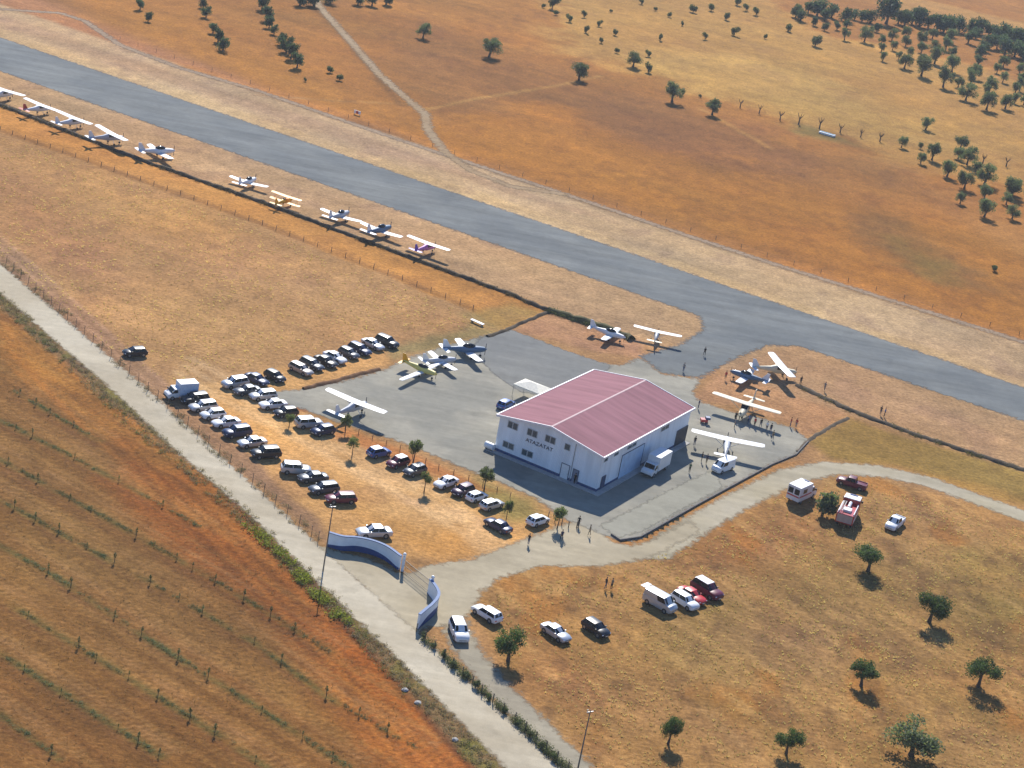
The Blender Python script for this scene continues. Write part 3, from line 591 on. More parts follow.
fence('wire_fence', 'long wire fence beyond the perimeter track across the far side', [(120, 40), (256, 86), (400, 136), (562, 189), (665, 223), (768, 257), (900, 298), (1024, 337)], 1.0, 6.5, WOODP, False, .05)
fence('wooden_fence', 'short dark wooden railing beside the small tree near the yard', [(548, 518), (556, 522), (567, 528), (578, 528)], 1.1, 1.3, WOODP, False, .06)
fence('wire_fence', 'post and wire fence between the gravel road and the dirt side track', [(416, 632), (481, 693), (512, 719), (560, 764), (600, 802)], 1.3, 2.2, WOODP, True, .06)
# ================================================================ TREES
def leafmat(name, col, var=.3, tr=.35, rnd=.22):
    m = bpy.data.materials.new(name); m.use_nodes = True; n = m.node_tree.nodes; l = m.node_tree.links; b = n['Principled BSDF']
    b.inputs['Roughness'].default_value = .7; b.inputs['Specular IOR Level'].default_value = .25
    ge = n.new('ShaderNodeNewGeometry'); no = n.new('ShaderNodeTexNoise'); no.inputs['Scale'].default_value = 1.3; l.new(ge.outputs['Position'], no.inputs['Vector'])
    oi = n.new('ShaderNodeObjectInfo'); cur = None
    mr = n.new('ShaderNodeMapRange'); mr.inputs[1].default_value = .3; mr.inputs[2].default_value = .7; mr.inputs[3].default_value = 1-var; mr.inputs[4].default_value = 1+var; l.new(no.outputs[0], mr.inputs[0])
    m2 = n.new('ShaderNodeMapRange'); m2.inputs[3].default_value = 1-rnd; m2.inputs[4].default_value = 1+rnd; l.new(oi.outputs['Random'], m2.inputs[0])
    v = n.new('ShaderNodeVectorMath'); v.operation = 'SCALE'; v.inputs[0].default_value = col; l.new(mr.outputs[0], v.inputs['Scale'])
    v2 = n.new('ShaderNodeVectorMath'); v2.operation = 'SCALE'; l.new(v.outputs[0], v2.inputs[0]); l.new(m2.outputs[0], v2.inputs['Scale'])
    l.new(v2.outputs[0], b.inputs['Base Color']); t = n.new('ShaderNodeBsdfTranslucent'); v3 = n.new('ShaderNodeVectorMath'); v3.operation = 'MULTIPLY'; v3.inputs[1].default_value = (1.25, 1.35, .7)
    l.new(v2.outputs[0], v3.inputs[0]); l.new(v3.outputs[0], t.inputs[0]); ms = n.new('ShaderNodeMixShader'); ms.inputs[0].default_value = tr
    l.new(b.outputs[0], ms.inputs[1]); l.new(t.outputs[0], ms.inputs[2]); l.new(ms.outputs[0], n['Material Output'].inputs[0]); MATS[name] = m; return m
def leafmesh(name, blobs, n, size, m, squash=1., seed=0):
    rg = np.random.default_rng(seed); tot = sum(b[3]**2 for b in blobs); V = []
    for (x, y, z, r) in blobs:
        k = max(4, int(n*r*r/tot)); d = rg.normal(size=(k, 3)); d /= np.linalg.norm(d, axis=1)[:, None]
        rr = r*rg.uniform(.2, 1.35, k)**.75; c = np.array([x, y, z])+d*rr[:, None]*np.array([1, 1, squash])
        a = rg.normal(size=(k, 3)); a /= np.linalg.norm(a, axis=1)[:, None]; b = np.cross(a, rg.normal(size=(k, 3))); b /= np.linalg.norm(b, axis=1)[:, None]
        s = size*rg.uniform(.6, 1.3, k)[:, None]
        V.append(np.stack([c-a*s, c-b*s*.6, c+a*s, c+b*s*.6], 1))
    V = np.concatenate(V).reshape(-1, 3); nq = len(V)//4; me = bpy.data.meshes.new(name); me.vertices.add(len(V)); me.vertices.foreach_set('co', V.astype(np.float32).ravel())
    me.loops.add(len(V)); me.loops.foreach_set('vertex_index', np.arange(len(V), dtype=np.int32)); me.polygons.add(nq)
    me.polygons.foreach_set('loop_start', np.arange(0, len(V), 4, dtype=np.int32)); me.polygons.foreach_set('loop_total', np.full(nq, 4, np.int32)); me.update(calc_edges=True); me.materials.append(m); return me
LEAFD = leafmat('dark_evergreen_leaf', (.085, .125, .05), .35, .4)
LEAFO = leafmat('olive_leaf', (.14, .165, .10), .35, .45)
LEAFF = leafmat('far_woodland_leaf', (.085, .12, .075), .35, .4)
LEAFY = leafmat('young_leaf', (.14, .165, .075), .35, .45)
LEAFB = leafmat('scrub_leaf', (.10, .12, .07), .35, .45)
BARK = mat('rough_bark', (.09, .065, .045), .95, 0, .3, 3, bump=.5)
def crownblobs(n, rx, rz, zc, r0, rg):
    out = []
    oval = rg.uniform(.7, 1.); tilt = rg.uniform(-.25, .25)
    for i in range(n):
        a = rg.uniform(0, 2*math.pi); rad = rx*math.sqrt(rg.uniform(0, 1))*.75; z = zc+rz*rg.uniform(-.55, .65)*(1-.3*(rad/rx)**2)
        out.append((rad*math.cos(a)*1.08, rad*math.sin(a)*oval, z+tilt*rad*math.cos(a), r0*rg.uniform(.45, 1.15)))
    return out
def proto(kind, seed):      # unit tree: crown width about 1, height about 1.15
    rg = random.Random(seed); root = thing(kind, 'x', 'tree'); t = MB(); lean = rg.uniform(-.06, .06)
    if kind == 'bare_tree':
        t.tube([(0, 0, 0), (lean, 0, .35), (lean*1.5, 0, .55)], [.09, .075, .06], 6); t.obj('trunk', BARK, root, 0, 60)
        b = MB()
        for k in range(5):
            a = k*1.3+rg.random(); b.tube([(lean*1.4, 0, .5), (.25*math.cos(a), .25*math.sin(a), .8), (.38*math.cos(a), .38*math.sin(a), 1.05)], [.05, .035, .015], 5)
        b.obj('branches', BARK, root, 0, 60); return root
    cfg = dict(evergreen_tree=(LEAFD, 24, .62, .34, .64, .2, 4200, .03), olive_tree=(LEAFO, 20, .54, .46, .54, .2, 2900, .034), young_tree=(LEAFY, 11, .46, .34, .85, .22, 1500, .045),
               woodland_tree=(LEAFF, 14, .46, .5, .5, .25, 1200, .055), bush=(LEAFB, 8, .42, .22, .34, .22, 700, .06))[kind]
    m, nb, rx, rz, zc, r0, nl, sz = cfg
    bl = crownblobs(nb, rx, rz, zc, r0, rg)
    if kind == 'bush': t.tube([(0, 0, 0), (0, 0, .3)], [.05, .03], 5)
    else:
        th = zc-rz*.6; tr = .05 if kind != 'young_tree' else .03
        t.tube([(0, 0, 0), (lean*.5, 0, th*.5), (lean, 0, th)], [tr*1.5, tr, tr*.85], 7)
        for x, y, z, r in bl[:6]: t.tube([(lean, 0, th), ((x+lean)*.5, y*.5, (z+th)*.5+.02), (x*.9, y*.9, z)], [tr*.7, tr*.45, tr*.2], 5)
    t.obj('trunk' if kind != 'bush' else 'stem', BARK, root, 0, 60)
    o = bpy.data.objects.new('crown', leafmesh('crown', bl, nl, sz, m, .9, seed)); C.objects.link(o); o.parent = root; return root
PROT = {}; USED = {}
def tree(kind, bx, by, w_, label, group=None, hf=1., loc=None, cat=None):
    if kind not in PROT:
        PROT[kind] = [proto(kind, s*7+len(kind)) for s in range(6 if kind != 'bare_tree' else 3)]; USED[kind] = set()
    i = len(USED[kind]) if len(USED[kind]) < len(PROT[kind]) else random.randrange(len(PROT[kind])); p = PROT[kind][i]
    if i in USED[kind]: o = dup(p)
    else: kids(p); USED[kind].add(i); o = p
    o.location = loc or G(bx, by); s = w_*mpp(bx, by) if loc is None else w_
    o.scale = (s, s, s*hf); o.rotation_euler = (0, 0, random.random()*6.28); o['label'] = label; o['category'] = cat or ('bush' if kind == 'bush' else 'tree')
    if group: o['group'] = group
    return o
for a in [('evergreen_tree', 868, 571, 30, 'dark green tree just below the fire engine in the meadow', .95), ('evergreen_tree', 929, 622, 32, 'spreading dark green tree above and left of the round one near the right edge', 1.),
          ('evergreen_tree', 861, 686, 28, 'sparse green tree left of the large olive-green one in the lower right meadow', .95), ('evergreen_tree', 978, 687, 31, 'round green tree closest to the right edge in the lower meadow', 1.),
          ('evergreen_tree', 786, 754, 25, 'small dark tree at the bottom edge, left of the largest meadow tree', 1.15), ('olive_tree', 911, 756, 50, 'largest tree of the lower right meadow with wide grey-green crown', .78),
          ('evergreen_tree', 668, 744, 21, 'small compact dark tree at the bottom centre of the meadow', 1.4), ('evergreen_tree', 508, 661, 30, 'round dark tree beside the dirt side track and white estate car', 1.15),
          ('bush', 822, 516, 32, 'large dark bushy tree between the ambulance and the fire engine', 1.25)]:
    tree(a[0], a[1], a[2], a[3], a[4], 'trees scattered over the meadow', a[5])
for bx, by, w_, lb, hf in [(289, 427, 11, 'tiny sapling among the parked cars left of the high wing plane', 1.1), (345, 433, 13, 'thin young tree at the south-west corner of the apron', 1.2), (352, 456, 13, 'thin young tree in the parking field left of the blue hatchback', 1.3),
        (413, 463, 19, 'round-crowned green tree at the apron edge behind two small parked cars', 1.15), (424, 492, 15, 'small tree partly hiding a dark hatchback beside the silver sedan', 1.2), (484, 490, 19, 'forked tree between apron edge and parked cars near the hangar corner', 1.05),
        (506, 520, 11, 'slim yellowish tree behind the dark blue car', 1.6), (557, 529, 17, 'young green tree beside the short wooden railing', 1.25)]:
    tree('young_tree', bx, by, w_, lb, 'young trees planted round the parking field', hf)
def cluster(lst, kind, desc, where, group, hf=1., dy=.55, cat=None):
    lst = sorted(lst)
    for i, t in enumerate(lst):
        cx, cy, w_ = t; tree(kind, cx, cy+w_*dy, w_, f'{desc}, {ORD[i+1]} from the left {where}', group, hf*random.uniform(.9, 1.1), cat=cat)
z4 = lambda L: [(768+x/4, y/4, w_) for x, y, w_ in L]; z3 = lambda L: [(512+x/4, y/4, w_) for x, y, w_ in L]
cluster([(140, 4, 10), (148, 17, 8)], 'woodland_tree', 'small dark tree', 'in the pair at the top left corner', 'trees beyond the runway at top left', 1.3)
cluster([(203, 3, 9), (206, 12, 10), (213, 27, 11), (218, 35, 12), (223, 44, 12)], 'woodland_tree', 'dark tree', 'in the short tree row at the top left', 'trees beyond the runway at top left', 1.2)
cluster([(262, 2, 14), (267, 13, 14), (269, 22, 11), (274, 30, 8), (281, 38, 13), (286, 45, 14), (291, 51, 14), (297, 60, 14)], 'woodland_tree', 'dark bushy tree', 'in the diagonal row beyond the runway', 'trees beyond the runway at top left', 1.2)
cluster([(305, 80, 5), (330, 70, 9), (339, 78, 8)], 'bush', 'small dark bush', 'of the three below the diagonal tree row', 'bushes beyond the runway', 1.2, .3)
cluster([(300, -3, 16), (314, -4, 18), (330, -4, 14), (358, -3, 14), (372, -2, 14), (386, -3, 14)], 'woodland_tree', 'dark tree', 'along the top edge beside the field track', 'trees at the top edge', 1)
tree('olive_tree', 423, 38, 14, 'lone grey-green tree nearest the top edge, right of the field track', 'lone trees in the orange field', 1.15)
tree('olive_tree', 489, 57, 21, 'lone spreading olive tree in the middle of the upper orange field', 'lone trees in the orange field', .95)
tree('olive_tree', 579, 80, 20, 'olive tree with white stones at its foot, ending the faint side track', 'lone trees in the orange field', .95)
tree('olive_tree', 633, 67, 17, 'flat-topped olive tree beside two round bushes', 'lone trees in the orange field', 1)
tree('olive_tree', 672, 102, 21, 'wide olive tree on the boundary between pale and brown fields', 'lone trees in the orange field', .95)
tree('olive_tree', 712, 115, 18, 'low spreading olive tree left of the row of pruned bare trees', 'lone trees in the orange field', .9)
cluster([(552, 4, 14), (543, 6, 5), (556, 13, 6), (569, 19, 8), (584, 15, 7), (599, 24, 7), (586, 30, 8), (615, 33, 7), (601, 41, 6), (617, 51, 6), (611, 11, 4), (648, 54, 7), (648, 69, 10), (660, 38, 7)], 'bush', 'round dark bush', 'left of the pale field', 'bushes scattered on the pale field', 1.4, .35)
cluster([(669, 15, 6), (682, 24, 5), (641, 2, 6), (655, 9, 5), (693, 9, 10), (711, 8, 8), (726, 17, 8), (705, 37, 7), (734, 32, 10), (765, 37, 5), (737, 2, 9), (746, 8, 8), (756, 12, 9), (788, 28, 9), (700, 96, 4)], 'bush', 'round dark bush', 'across the pale field top', 'bushes scattered on the pale field', 1.4, .35)
tree('bush', 815, 46, 14, 'largest dark round bush standing alone below the tree belt', 'bushes scattered on the pale field', 1.2)
tree('bush', 994, 271, 9, 'single small bush near the right edge in the orange grass', 'bushes scattered on the pale field', 1.2)
belt = [(110, 45, 14), (130, 62, 12), (160, 30, 13), (195, 30, 18), (180, 85, 9), (225, 60, 12), (253, 45, 14), (225, 108, 8), (275, 105, 8), (313, 97, 8), (310, 60, 14), (345, 60, 10), (375, 65, 12), (410, 70, 12), (435, 112, 9)]
cluster(z4(belt), 'woodland_tree', 'dark green tree', 'in the belt\'s left third', 'trees of the far tree belt', 1.1, .45)
tree('woodland_tree', 886, 24, 27, 'tallest dark tree standing out of the tree belt at the top', 'trees of the far tree belt', 1.15)
belt2 = [(520, 70, 14), (545, 72, 17), (575, 70, 15), (605, 72, 19), (640, 85, 15), (675, 90, 18), (700, 100, 18), (730, 100, 15), (762, 98, 17), (800, 150, 13), (815, 110, 14), (845, 105, 17), (880, 120, 15), (830, 130, 13)]
cluster(z4(belt2), 'woodland_tree', 'dark green tree', 'in the belt\'s middle third', 'trees of the far tree belt', 1.1, .45)
belt3 = [(905, 135, 15), (935, 130, 18), (965, 150, 15), (995, 155, 20), (1030, 165, 20), (880, 165, 16), (915, 170, 14), (945, 190, 17), (985, 195, 18), (1020, 215, 16), (850, 205, 12), (865, 185, 12), (840, 240, 10), (1060, 200, 20)]
cluster(z4(belt3), 'woodland_tree', 'dark green tree', 'in the belt\'s right third', 'trees of the far tree belt', 1.1, .45)
gb = [(305, 140, 10), (385, 138, 15), (453, 160, 9), (453, 190, 8), (458, 228, 8), (495, 142, 10), (497, 185, 8), (548, 132, 10), (550, 165, 10), (610, 155, 12), (612, 192, 10), (657, 135, 10), (520, 225, 7), (565, 212, 8)]
cluster(z4(gb), 'olive_tree', 'small dark grove tree', 'at the back of the olive grove', 'trees of the olive grove', 1.25, .5)
gb2 = [(665, 185, 11), (710, 178, 12), (725, 145, 13), (733, 213, 10), (665, 225, 15), (735, 258, 15), (760, 330, 10), (820, 285, 15), (810, 310, 12), (885, 340, 14), (870, 360, 9)]
cluster(z4(gb2), 'olive_tree', 'dark rounded grove tree', 'in the middle of the grove', 'trees of the olive grove', 1.2, .5)
gb3 = [(940, 245, 12), (915, 275, 9), (938, 312, 9), (1005, 275, 10), (1010, 312, 9), (1005, 342, 11), (988, 352, 10), (985, 395, 9), (1022, 400, 10)]
cluster(z4(gb3), 'olive_tree', 'dark rounded grove tree', 'in the grove beside the right edge', 'trees of the olive grove', 1.2, .5)
cluster(z4([(545, 240, 15), (612, 262, 19), (700, 310, 18), (790, 362, 18), (873, 400, 18), (948, 402, 15)]), 'olive_tree', 'full grey-green olive tree', 'in the front row of the grove', 'trees of the olive grove', 1.15, .55)
cluster(z4([(630, 490, 13), (533, 568, 10), (655, 605, 16), (610, 632, 10), (608, 582, 6)]), 'olive_tree', 'olive tree', 'where the bare tree row ends', 'olive trees near the right edge', 1.15, .55)
cluster(z4([(770, 565, 14), (760, 610, 13), (795, 625, 17), (715, 675, 16), (785, 720, 18), (865, 700, 19), (830, 665, 12), (968, 750, 19)]), 'olive_tree', 'olive tree', 'in the dense clump by the right edge', 'olive trees near the right edge', 1.1, .5)
cluster([(960, 198, 11), (984, 192, 14), (984, 208, 18), (1006, 198, 13), (1012, 212, 14), (1012, 186, 18), (1030, 195, 18)], 'olive_tree', 'olive tree', 'in the lowest clump touching the right edge', 'olive trees near the right edge', 1.1, .5)
cluster([(740, 104, 7), (759, 110, 7)]+z4([(48, 465, 8), (122, 480, 9), (205, 497, 9), (288, 515, 8), (370, 535, 7), (447, 550, 8), (858, 640, 8), (952, 650, 8)]), 'bare_tree', 'pruned leafless tree', 'in the bare line', 'pruned bare trees in a line', 1.1, .5)
# saplings in the ploughed field
rowname = ['top', 'second', 'third', 'fourth', 'fifth', 'sixth', 'seventh', 'lowest']
LEAFS = leafmat('sapling_leaf', (.10, .12, .045))
def sapproto(s):
    r_ = thing('sapling', 'x', 'sapling'); t = MB(); t.tube([(0, 0, 0), (.03, 0, .6), (0, 0, 1.25)], [.05, .035, .015], 5); t.obj('stem', BARK, r_)
    o = bpy.data.objects.new('foliage', leafmesh('foliage', [(0, 0, .85, .16), (.03, .02, 1.1, .18), (0, 0, 1.35, .15), (-.02, 0, 1.6, .1)], 90, .08, LEAFS, 1.3, s)); C.objects.link(o); o.parent = r_; return r_
SP = [sapproto(s) for s in range(3)]; spu = set()
for ri, r_ in enumerate(ROWS):
    P = Garr(r_); L_ = [0]
    for a, b in zip(P[:-1], P[1:]): L_.append(L_[-1]+np.hypot(*(b-a)))
    t = 1.5; k = 0
    while t < L_[-1]:
        i = max(j for j in range(len(P)-1) if L_[j] <= t); q = P[i]+(P[i+1]-P[i])*(t-L_[i])/(L_[i+1]-L_[i])
        d_ = Vector((q[0], q[1], 0))-Vector((0, 0, H)); zz = d_.dot(Vector(fw)); u_ = 512+F*d_.dot(Vector(rt))/zz; v_ = 384-F*d_.dot(Vector(up))/zz
        t += random.choice((3.4, 4.2, 5.2, 6.5, 9.))
        if u_ < 3 or v_ > 766: continue
        k += 1; si = len(spu) if len(spu) < 3 else random.randrange(3)
        if si in spu: o = dup(SP[si])
        else: kids(SP[si]); spu.add(si); o = SP[si]
        sc = random.uniform(.4, .85); o.location = (q[0]+random.uniform(-.2, .2), q[1]+random.uniform(-.2, .2), 0); o.scale = (sc*1.3, sc*1.3, sc); o.rotation_euler = (0, random.uniform(-.08, .08), random.random()*6)
        o['label'] = f'slender sapling, {ORD[min(k,30)]} from the left in the {rowname[ri]} ploughed field row'; o['group'] = 'saplings planted in the ploughed field'
# weeds: stuff
def weeds(name, label, pts, wid, per_m, size, m, zmul=.5, seed=1, mask=.0):
    rg = np.random.default_rng(seed); P = Garr(pts); V = []
    for a, b in zip(P[:-1], P[1:]):
        L_ = np.hypot(*(b-a)); n_ = int(L_*per_m)
        if n_ < 1: continue
        t = rg.random(n_)[:, None]; d = (b-a)/L_; nrm = np.array([-d[1], d[0]]); c = a+(b-a)*t+nrm*(rg.random((n_, 1))-.5)*wid
        keep = fbm(c[:, 0]/2.5, c[:, 1]/2.5, seed) > mask; c = c[keep]
        for _ in range(26):
            cc = np.column_stack([c+rg.normal(size=c.shape)*size*.9, np.abs(rg.normal(size=len(c)))*size*zmul+.02]); q = rg.normal(size=cc.shape); q /= np.linalg.norm(q, axis=1)[:, None]
            w_ = np.cross(q, rg.normal(size=cc.shape)); w_ /= np.linalg.norm(w_, axis=1)[:, None]; s = size*rg.uniform(.2, .5, len(c))[:, None]
            V.append(np.stack([cc-q*s, cc-w_*s*.5, cc+q*s, cc+w_*s*.5], 1))
    V = np.concatenate(V).reshape(-1, 3); V[:, 2] = np.maximum(V[:, 2], .0); nq = len(V)//4; me = bpy.data.meshes.new(name); me.vertices.add(len(V)); me.vertices.foreach_set('co', V.astype(np.float32).ravel())
    me.loops.add(len(V)); me.loops.foreach_set('vertex_index', np.arange(len(V), dtype=np.int32)); me.polygons.add(nq)
    me.polygons.foreach_set('loop_start', np.arange(0, len(V), 4, dtype=np.int32)); me.polygons.foreach_set('loop_total', np.full(nq, 4, np.int32)); me.update(calc_edges=True); me.materials.append(m)
    o = bpy.data.objects.new(name, me); C.objects.link(o); return tag(o, label, 'weeds', None, 'stuff')
WG = leafmat('green_weed', (.13, .14, .06)); WD = leafmat('dry_brown_weed', (.24, .19, .12)); WY = leafmat('bright_green_weed', (.22, .23, .04)); WR = leafmat('row_weed', (.14, .16, .09))
weeds('roadside_weeds', 'dry brown weeds along the lower verge of the gravel road', [(-60, 238), (0, 298), (92, 383), (165, 448), (243, 513), (390, 662), (490, 768), (560, 840)], 3.2, 8, .22, WD, .8, 3, -.2)
weeds('roadside_weeds', 'green weeds along the lower verge of the gravel road', [(-60, 240), (0, 301), (90, 386), (160, 450), (240, 515), (385, 665), (480, 768)], 2.4, 4, .22, WG, .8, 4, .05)
weeds('roadside_weeds', 'bright yellow-green weeds where the verge meets the entrance bend', [(232, 508), (320, 596), (352, 632)], 1.8, 7, .4, WY, .8, 6, -.02)
weeds('roadside_weeds', 'brown scrub along the wire fence above the gravel road', [(0, 258), (60, 310), (150, 392), (270, 498), (318, 540)], 2.4, 5, .2, WD, .8, 8, .0)
weeds('hedge_weeds', 'green scrub along the fence between road and side track', [(416, 632), (481, 692), (512, 718), (560, 763), (600, 800)], 1.1, 12, .26, leafmat('hedge_scrub', (.13, .14, .07)), 1.4, 9, -.12)
for i, r_ in enumerate(ROWS): pass
allrows = weeds('row_weeds', 'grey-green weeds growing in the planted rows of the ploughed field', [p for p in ROWS[3]], .7, 5, .15, WR, .5, 12, -.05)
for i in (0, 1, 2, 4, 5, 6, 7): weeds('row_weeds', f'grey-green weeds in the {rowname[i]} planted row of the ploughed field', ROWS[i], .7, 5, .15, WR, .5, 20+i, -.05)
allrows['label'] = 'grey-green weeds in the fourth planted row of the ploughed field'
weeds('bank_weeds', 'dry dark weeds along the ditch line below the row of light aircraft', [(-60, 84), (0, 106), (140, 161), (256, 201), (400, 255), (512, 296), (549, 312)], 1.4, 4, .3, leafmat('bank_weed', (.15, .11, .065)), .9, 41, -.1)
weeds('bank_weeds', 'olive weeds along the ditch line right of the taxiway', [(800, 387), (850, 411), (920, 437), (1024, 471)], 2., 6, .24, leafmat('bank_weed_olive', (.16, .14, .06)), .9, 42, -.1)
weeds('bank_weeds', 'green weeds along the ditch line behind the small low wing plane', [(549, 312), (594, 326), (632, 340)], 2., 8, .36, WG, .9, 43, -.2)
def tufts(name, label, poly, dens, size, m, seed, holes=()):
    rg = np.random.default_rng(seed); P = Garr(poly); lo, hi = P.min(0), P.max(0); n_ = int((hi-lo).prod()*dens); c = lo+rg.random((n_, 2))*(hi-lo)
    k_ = inside(c[:, 0], c[:, 1], P) & (fbm(c[:, 0]/6, c[:, 1]/6, seed)+.5*fbm(c[:, 0]/1.5, c[:, 1]/1.5, seed+5) > rg.uniform(-.35, .25, n_))
    for h in holes: k_ &= ~inside(c[:, 0], c[:, 1], Garr(h))
    c = c[k_]; V = []
    for _ in range(5):
        b = np.column_stack([c+rg.normal(size=c.shape)*size*.35, np.zeros(len(c))]); t = b+np.column_stack([rg.normal(size=c.shape)*size*.45, size*rg.uniform(.5, 1.1, len(c))])
        a = rg.uniform(0, 6.28, len(c)); w_ = np.column_stack([np.cos(a), np.sin(a), np.zeros(len(c))])*size*.22
        V.append(np.stack([b-w_, b+w_, t+w_*.3, t-w_*.3], 1))
    V = np.concatenate(V).reshape(-1, 3); nq = len(V)//4; me = bpy.data.meshes.new(name); me.vertices.add(len(V)); me.vertices.foreach_set('co', V.astype(np.float32).ravel())
    me.loops.add(len(V)); me.loops.foreach_set('vertex_index', np.arange(len(V), dtype=np.int32)); me.polygons.add(nq)
    me.polygons.foreach_set('loop_start', np.arange(0, len(V), 4, dtype=np.int32)); me.polygons.foreach_set('loop_total', np.full(nq, 4, np.int32)); me.update(calc_edges=True); me.materials.append(m)
    o = bpy.data.objects.new(name, me); C.objects.link(o); return tag(o, label, 'grass', None, 'stuff')
TG = leafmat('straw_tuft', (.62, .45, .24), .3, .5); TG2 = leafmat('brown_tuft', (.42, .29, .15), .3, .5)
tufts('dry_grass', 'straw coloured grass tufts over the meadow by the gravel track', [(485, 598), (600, 572), (700, 545), (800, 486), (860, 482), (1030, 530), (1030, 800), (620, 800), (520, 660)], 1.2, .22, TG, 301)
tufts('dry_grass', 'brown grass tufts over the meadow by the gravel track', [(485, 598), (600, 572), (700, 545), (800, 486), (860, 482), (1030, 530), (1030, 800), (620, 800), (520, 660)], .6, .22, TG2, 302)
tufts('dry_grass', 'straw coloured tufts over the field beside the aircraft line', [(-20, 130), (256, 226), (470, 316), (480, 328), (380, 334), (220, 374), (170, 382), (100, 342), (-20, 240)], .5, .24, TG, 303)
tufts('dry_grass', 'brown tufts over the field beside the aircraft line', [(-20, 130), (256, 226), (470, 316), (480, 328), (380, 334), (220, 374), (170, 382), (100, 342), (-20, 240)], .25, .24, TG2, 304)
tufts('clods', 'dark soil clods and stubble on the ploughed field', [(-10, 320), (85, 395), (225, 505), (365, 660), (460, 775), (-10, 775)], .6, .14, leafmat('clod_brown', (.34, .2, .1), .3, .35), 306)
hs = Garr([(418, 634), (481, 693), (512, 720), (560, 765)])
k = 0
for a, b in zip(hs[:-1], hs[1:]):
    n_ = max(1, int(np.hypot(*(b-a))/2.3))
    for j in range(n_):
        k += 1; q = a+(b-a)*(j+.5)/n_
        tree('bush', 0, 0, random.uniform(.8, 1.3), f'low green shrub, {ORD[min(k,30)]} from the gate wall along the roadside fence', 'shrubs along the roadside fence', 1.3, (q[0], q[1], 0))
# ================================================================ CARS
SPEC = dict(  # L, W, H, belt, hood, deck, windscreen base, roof front, roof rear, rear base
    hatchback=(4.0, 1.74, 1.48, .95, .86, .95, 1.0, .25, -1.45, -1.86, 1.2), sedan=(4.55, 1.8, 1.44, .93, .84, .96, .95, .2, -.95, -1.6, 1.35),
    estate_car=(4.6, 1.8, 1.5, .95, .85, .95, 1.05, .3, -1.85, -2.15, 1.35), suv=(4.55, 1.88, 1.72, 1.08, 1.02, 1.08, 1.05, .45, -1.8, -2.12, 1.35), van=(5.0, 1.95, 2.1, 1.25, 1.1, 1.25, 1.7, 1.05, -2.3, -2.42, 1.5), pickup=(5.1, 1.85, 1.75, 1.05, 1.0, 1.0, 1.2, .6, -.55, -.75, 1.6))
def wheels(root, xs_, hw, r=.33, w_=.2):
    for x in xs_:
        for s in (-1, 1):
            t = MB(); y0 = s*(hw-w_); y1 = s*(hw+.02)
            t.loft([[(x+rr*math.cos(a*math.pi/8), y, r+rr*math.sin(a*math.pi/8)) for a in range(16)] for y, rr in ((y0, r*.93), (y0+s*.03, r), (y1-s*.03, r), (y1, r*.9))])
            wh = t.obj('wheel', TYRE, root, 0, 40); q = MB(); q.loft([[(x+rr*math.cos(a*math.pi/6), y, r+rr*math.sin(a*math.pi/6)) for a in range(12)] for y, rr in ((y1-s*.02, r*.62), (y1+s*.012, r*.58))]); q.obj('rim', RIM, wh)
def vquad(mb, P, off, ins=(.06, .06, .1, .1)):  # P: 4 corners b0,b1,t1,t0 ; inset fractions left,right,bottom,top
    P = [Vector(p) for p in P]; n_ = (P[1]-P[0]).cross(P[3]-P[0]).normalized()
    c = sum(P, Vector())/4
    if n_.dot(c-Vector((0, 0, .9))) < 0: n_ = -n_
    f = lambda u, v: (P[0]*(1-u)+P[1]*u)*(1-v)+(P[3]*(1-u)+P[2]*u)*v+n_*off
    a, b, c_, d = ins; Q = [f(a, c_), f(1-b, c_), f(1-b, 1-d), f(a, 1-d)]; Q2 = [q-n_*(off+.02) for q in Q]
    mb.add(Q+Q2, [(0, 1, 2, 3), (7, 6, 5, 4), (0, 4, 5, 1), (1, 5, 6, 2), (2, 6, 7, 3), (3, 7, 4, 0)])
